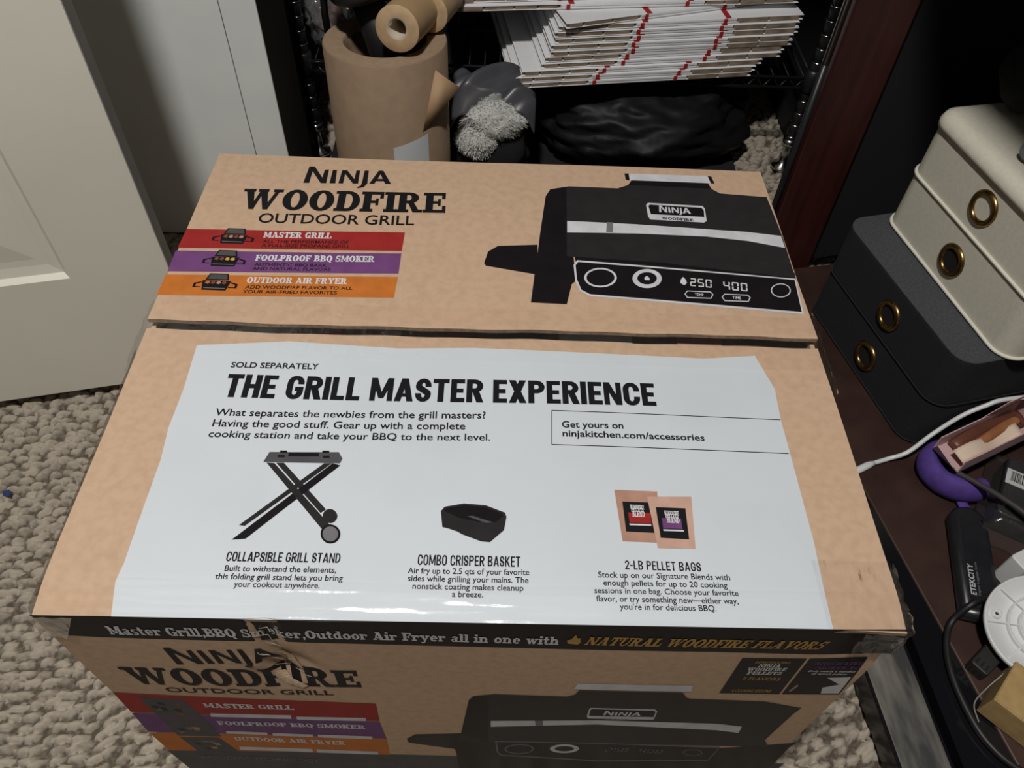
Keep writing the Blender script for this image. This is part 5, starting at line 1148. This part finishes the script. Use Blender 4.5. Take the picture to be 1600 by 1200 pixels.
# black electronics box in a clear bag, with a barcode sticker
el = thing('black_device_box', 'black device in a clear polybag with a barcode sticker, right of the purple strap', 'device', (1.003, 0.331, SZ), R_(-30))
m = MB(); m.prism(rrect(-0.040, -0.045, 0.075, 0.055, 0.008), 0.001, 0.040); m.build('device_case', black_plastic, el, bevel=0.004)
m = MB(); m.box(-0.037, 0.008, 0.0402, 0.004, 0.034, 0.0408)
sk = m.build('barcode_sticker', sticker_m, el)
m = MB(); x = -0.031; rr = random.Random(4)
while x < -0.001: w_ = rr.uniform(.0005, .0014); m.box(x, 0.014, 0.0409, x+w_, 0.031, 0.0411); x += w_+rr.uniform(.0005, .0014)
m.build('barcode_lines', INK['ink'], sk)
m = MB()
def pb(s, t):
    x = -0.054+s*0.140; y = -0.075+t*0.150; e = max(abs(2*s-1), abs(2*t-1))
    z = 0.0435+0.002*noise.noise(Vector((x*60, y*60, 1))) if e < .72 else 0.044-(e-.72)/.28*0.034+0.004*noise.noise(Vector((x*50, y*50, 5)))
    return (x, y, z)
m.sheet(pb, 30, 30); m.build('polybag', polybag, el)
cbk = MB(); cbk.tube(smoothpath([(0.915, 0.372, -0.362), (0.935, 0.345, -0.352), (0.960, 0.305, -0.340), (0.990, 0.262, -0.338), (1.03, 0.215, -0.345)], 8), 0.0038, 10)
tag(cbk.build('grey_cable', mat('grey_cord', (0.05, 0.042, 0.045), 0.6)), 'dark grey cable crossing over the bagged black device', 'cable')

# black handheld scale with white lettering
sc_a = math.atan2(0.102, 0.024)      # long axis direction
scl = thing('black_handheld_device', 'black rounded handheld device with white lettering on the desk base', 'device', (0.908, 0.258, SZ), sc_a-math.pi/2)
m = MB()
out = []
for i in range(25): a = math.pi*i/24; out.append((0.0235*math.cos(a), 0.052+0.022*math.sin(a)))
out += [(-0.0235, -0.085), (0.0235, -0.085)]
rings_ = []
for ins, z in ((0.004, 0.001), (0.0, 0.006), (0.0, 0.017), (0.003, 0.022), (0.008, 0.024)):
    rings_.append([(x*(1-ins/0.0235), y-math.copysign(ins, y), z) for x, y in out])
n = len(out)
for a, b in zip(rings_[:-1], rings_[1:]): m.add(a+b, [(i, (i+1) % n, n+(i+1) % n, n+i) for i in range(n)], 0, True)
m.add(rings_[-1], [tuple(range(n))]); m.add(rings_[0], [tuple(range(n))[::-1]])
dv = m.build('device_body', mat('satin_black', (0.014, 0.015, 0.018), 0.3, (0.018, 0.019, 0.022), 60), scl)
p_ = Print(lambda u, v, d: Vector((-v, u, 0.0242+d)), 0.05)
p_.text(('ETEKCITY', -58, 7.2, -16, 7.2, 6.4, 'm', 'silver'), 1); p_.text(('Digital Luggage Scale', -58, 2.2, -12, 2.2, 2.6, 'r', 'grey'), 1)
p_.build('white_lettering', dv, INK)
m = MB(); m.lathe([(0.0001, 0.0240), (0.0018, 0.0240), (0.0018, 0.0242)], 12, M=Matrix.Translation((0.014, 0.052, 0.0))); m.build('screw_hole', hole_m, dv)

# white round fan base
disc = thing('white_plastic_base', 'white round plastic base with ribs and screw bosses, lower right', 'base', (0.934, 0.152, SZ+0.046), 0); disc.scale = (0.83, 0.83, 0.83)
disc.rotation_euler = (R_(6), R_(-14), R_(10))
m = MB(); m.lathe([(0.0001, 0.002), (0.068, 0.002), (0.071, 0.010), (0.0735, 0.010), (0.0745, 0.004), (0.071, -0.006), (0.0001, -0.008)], 64); db = m.build('base_plate', white_plastic, disc)
m = MB()
for r, w_ in ((0.043, 0.0025), (0.029, 0.0025)): m.lathe([(r, 0.0015), (r, 0.011), (r+w_, 0.011), (r+w_, 0.0015)], 48)
m.build('ring_wall', white_plastic, disc)
for i in range(8):
    a = R_(22+45*i); m = MB(); m.box(0.032, -0.0007, 0.0015, 0.0685, 0.0008, 0.008, 0, Matrix.Rotation(a, 4, 'Z')); m.build('rib', white_plastic, disc)
for i in range(4):
    a = R_(55+90*i); m = MB(); m.lathe([(0.0022, 0.0065), (0.0036, 0.008), (0.0062, 0.008), (0.0072, 0.0015)], 24, M=Matrix.Translation((0.058*math.cos(a), 0.058*math.sin(a), 0))); s_ = m.build('screw_boss', white_plastic, disc)
    m = MB(); m.lathe([(0.0001, 0.0064), (0.0024, 0.0066)], 16, M=Matrix.Translation((0.058*math.cos(a), 0.058*math.sin(a), 0))); m.build('screw', chrome, s_)
m = MB(); m.lathe([(0.0001, -0.048), (0.040, -0.048), (0.045, -0.04), (0.018, -0.008), (0.0001, -0.008)], 40); m.build('pedestal', white_plastic, disc)
wb = MB(); M = Matrix.Translation((0.965, 0.246, SZ+0.03)) @ Matrix.Rotation(R_(25), 4, 'Z'); wb.prism(rrect(-0.03, -0.012, 0.026, 0.012, 0.004), -0.029, 0.020, M=M); wb.prism(rrect(-0.024, -0.030, 0.026, -0.010, 0.003), -0.029, 0.012, M=M)
tag(wb.build('white_bracket', white_plastic, bevel=0.002), 'small white plastic bracket behind the round white base', 'bracket')

# power cord with plug, and thin grey wire
pc = thing('power_cord', 'looped black power cord with plug beside the small brown box', 'cord', (0.85, 0.12, SZ))
def pl(p): return (p[0]-0.85, p[1]-0.12, p[2]-SZ)
m = MB(); m.tube(smoothpath([pl(q) for q in ((0.965, 0.222, SZ+0.030), (0.930, 0.205, SZ+0.034), (0.893, 0.197, SZ+0.0305), (0.872, 0.188, SZ+0.0295), (0.855, 0.176, SZ+0.008), (0.842, 0.152, SZ+0.0045), (0.835, 0.118, SZ+0.0045), (0.837, 0.080, SZ+0.0045), (0.846, 0.045, SZ+0.0045), (0.866, 0.018, SZ+0.0045), (0.900, -0.002, SZ+0.0045), (0.95, -0.03, SZ+0.0045))], 8), 0.0040, 10); m.build('cord', black_rubber, pc)
M = Matrix.Translation(pl((0.876, 0.128, SZ+0.010))) @ Matrix.Rotation(R_(38), 4, 'Z')
m = MB(); m.prism(rrect(-0.020, -0.011, 0.020, 0.011, 0.004), -0.0095, 0.0095, M=M); pg = m.build('plug', mat('plug_black', (0.022, 0.021, 0.021), 0.5), pc, bevel=0.002)
m = MB()
for y in (-0.006, 0.0, 0.006): m.box(-0.0203, y-.0016, -0.005, -0.0199, y+.0016, 0.004, 0, M)
for y in (-0.0055, 0.0005, 0.0065): m.box(-0.016, y-.0012, 0.0094, -0.008, y+.0012, 0.0097, 0, M)
m.build('plug_slots', hole_m, pg)
gw = MB(); gw.tube(smoothpath([(0.905, 0.128, SZ+0.021), (0.888, 0.112, SZ+0.022), (0.868, 0.098, SZ+0.010), (0.850, 0.082, SZ+0.003), (0.848, 0.062, SZ+0.002)], 8), 0.0009, 8)
tag(gw.build('grey_wire', mat('grey_wire', (0.22, 0.21, 0.20), 0.4)), 'thin grey wire curving beside the black plug', 'wire')

# small kraft box
kb = thing('small_cardboard_box', 'small yellowish brown cardboard box below the round white base', 'box', (0.850, 0.075, SZ), R_(-45))
m = MB(); m.box(0, 0, 0.001, 0.10, 0.06, 0.041); m.build('box_body', yellow_kraft, kb, bevel=0.0012)
m = MB(); m.box(0.001, 0.001, 0.0410, 0.099, 0.052, 0.0422); m.build('box_lid', yellow_kraft, kb, bevel=0.0005)

# scrap of blue paper on the carpet
bs = MB(); bs.add([(-0.362, 0.348, FZ+0.001), (-0.352, 0.345, FZ+0.003), (-0.350, 0.352, FZ+0.004), (-0.357, 0.357, FZ+0.002), (-0.363, 0.354, FZ+0.0025)], [(0, 1, 2, 3, 4)])
tag(bs.build('blue_scrap', blue_m, solid=0.001), 'tiny scrap of blue paper on the carpet at the left', 'scrap')

# ceiling lamp that lights the room (above the frame)
cl = thing('ceiling_lamp', 'round flush ceiling lamp above the carton', 'lamp', (0.08, -0.33, 1.945))
m = MB(); m.lathe([(0.172, 0.035), (0.185, 0.035), (0.185, 0.0), (0.172, 0.0)], 40, closed=True); m.build('lamp_rim', white_plastic, cl)
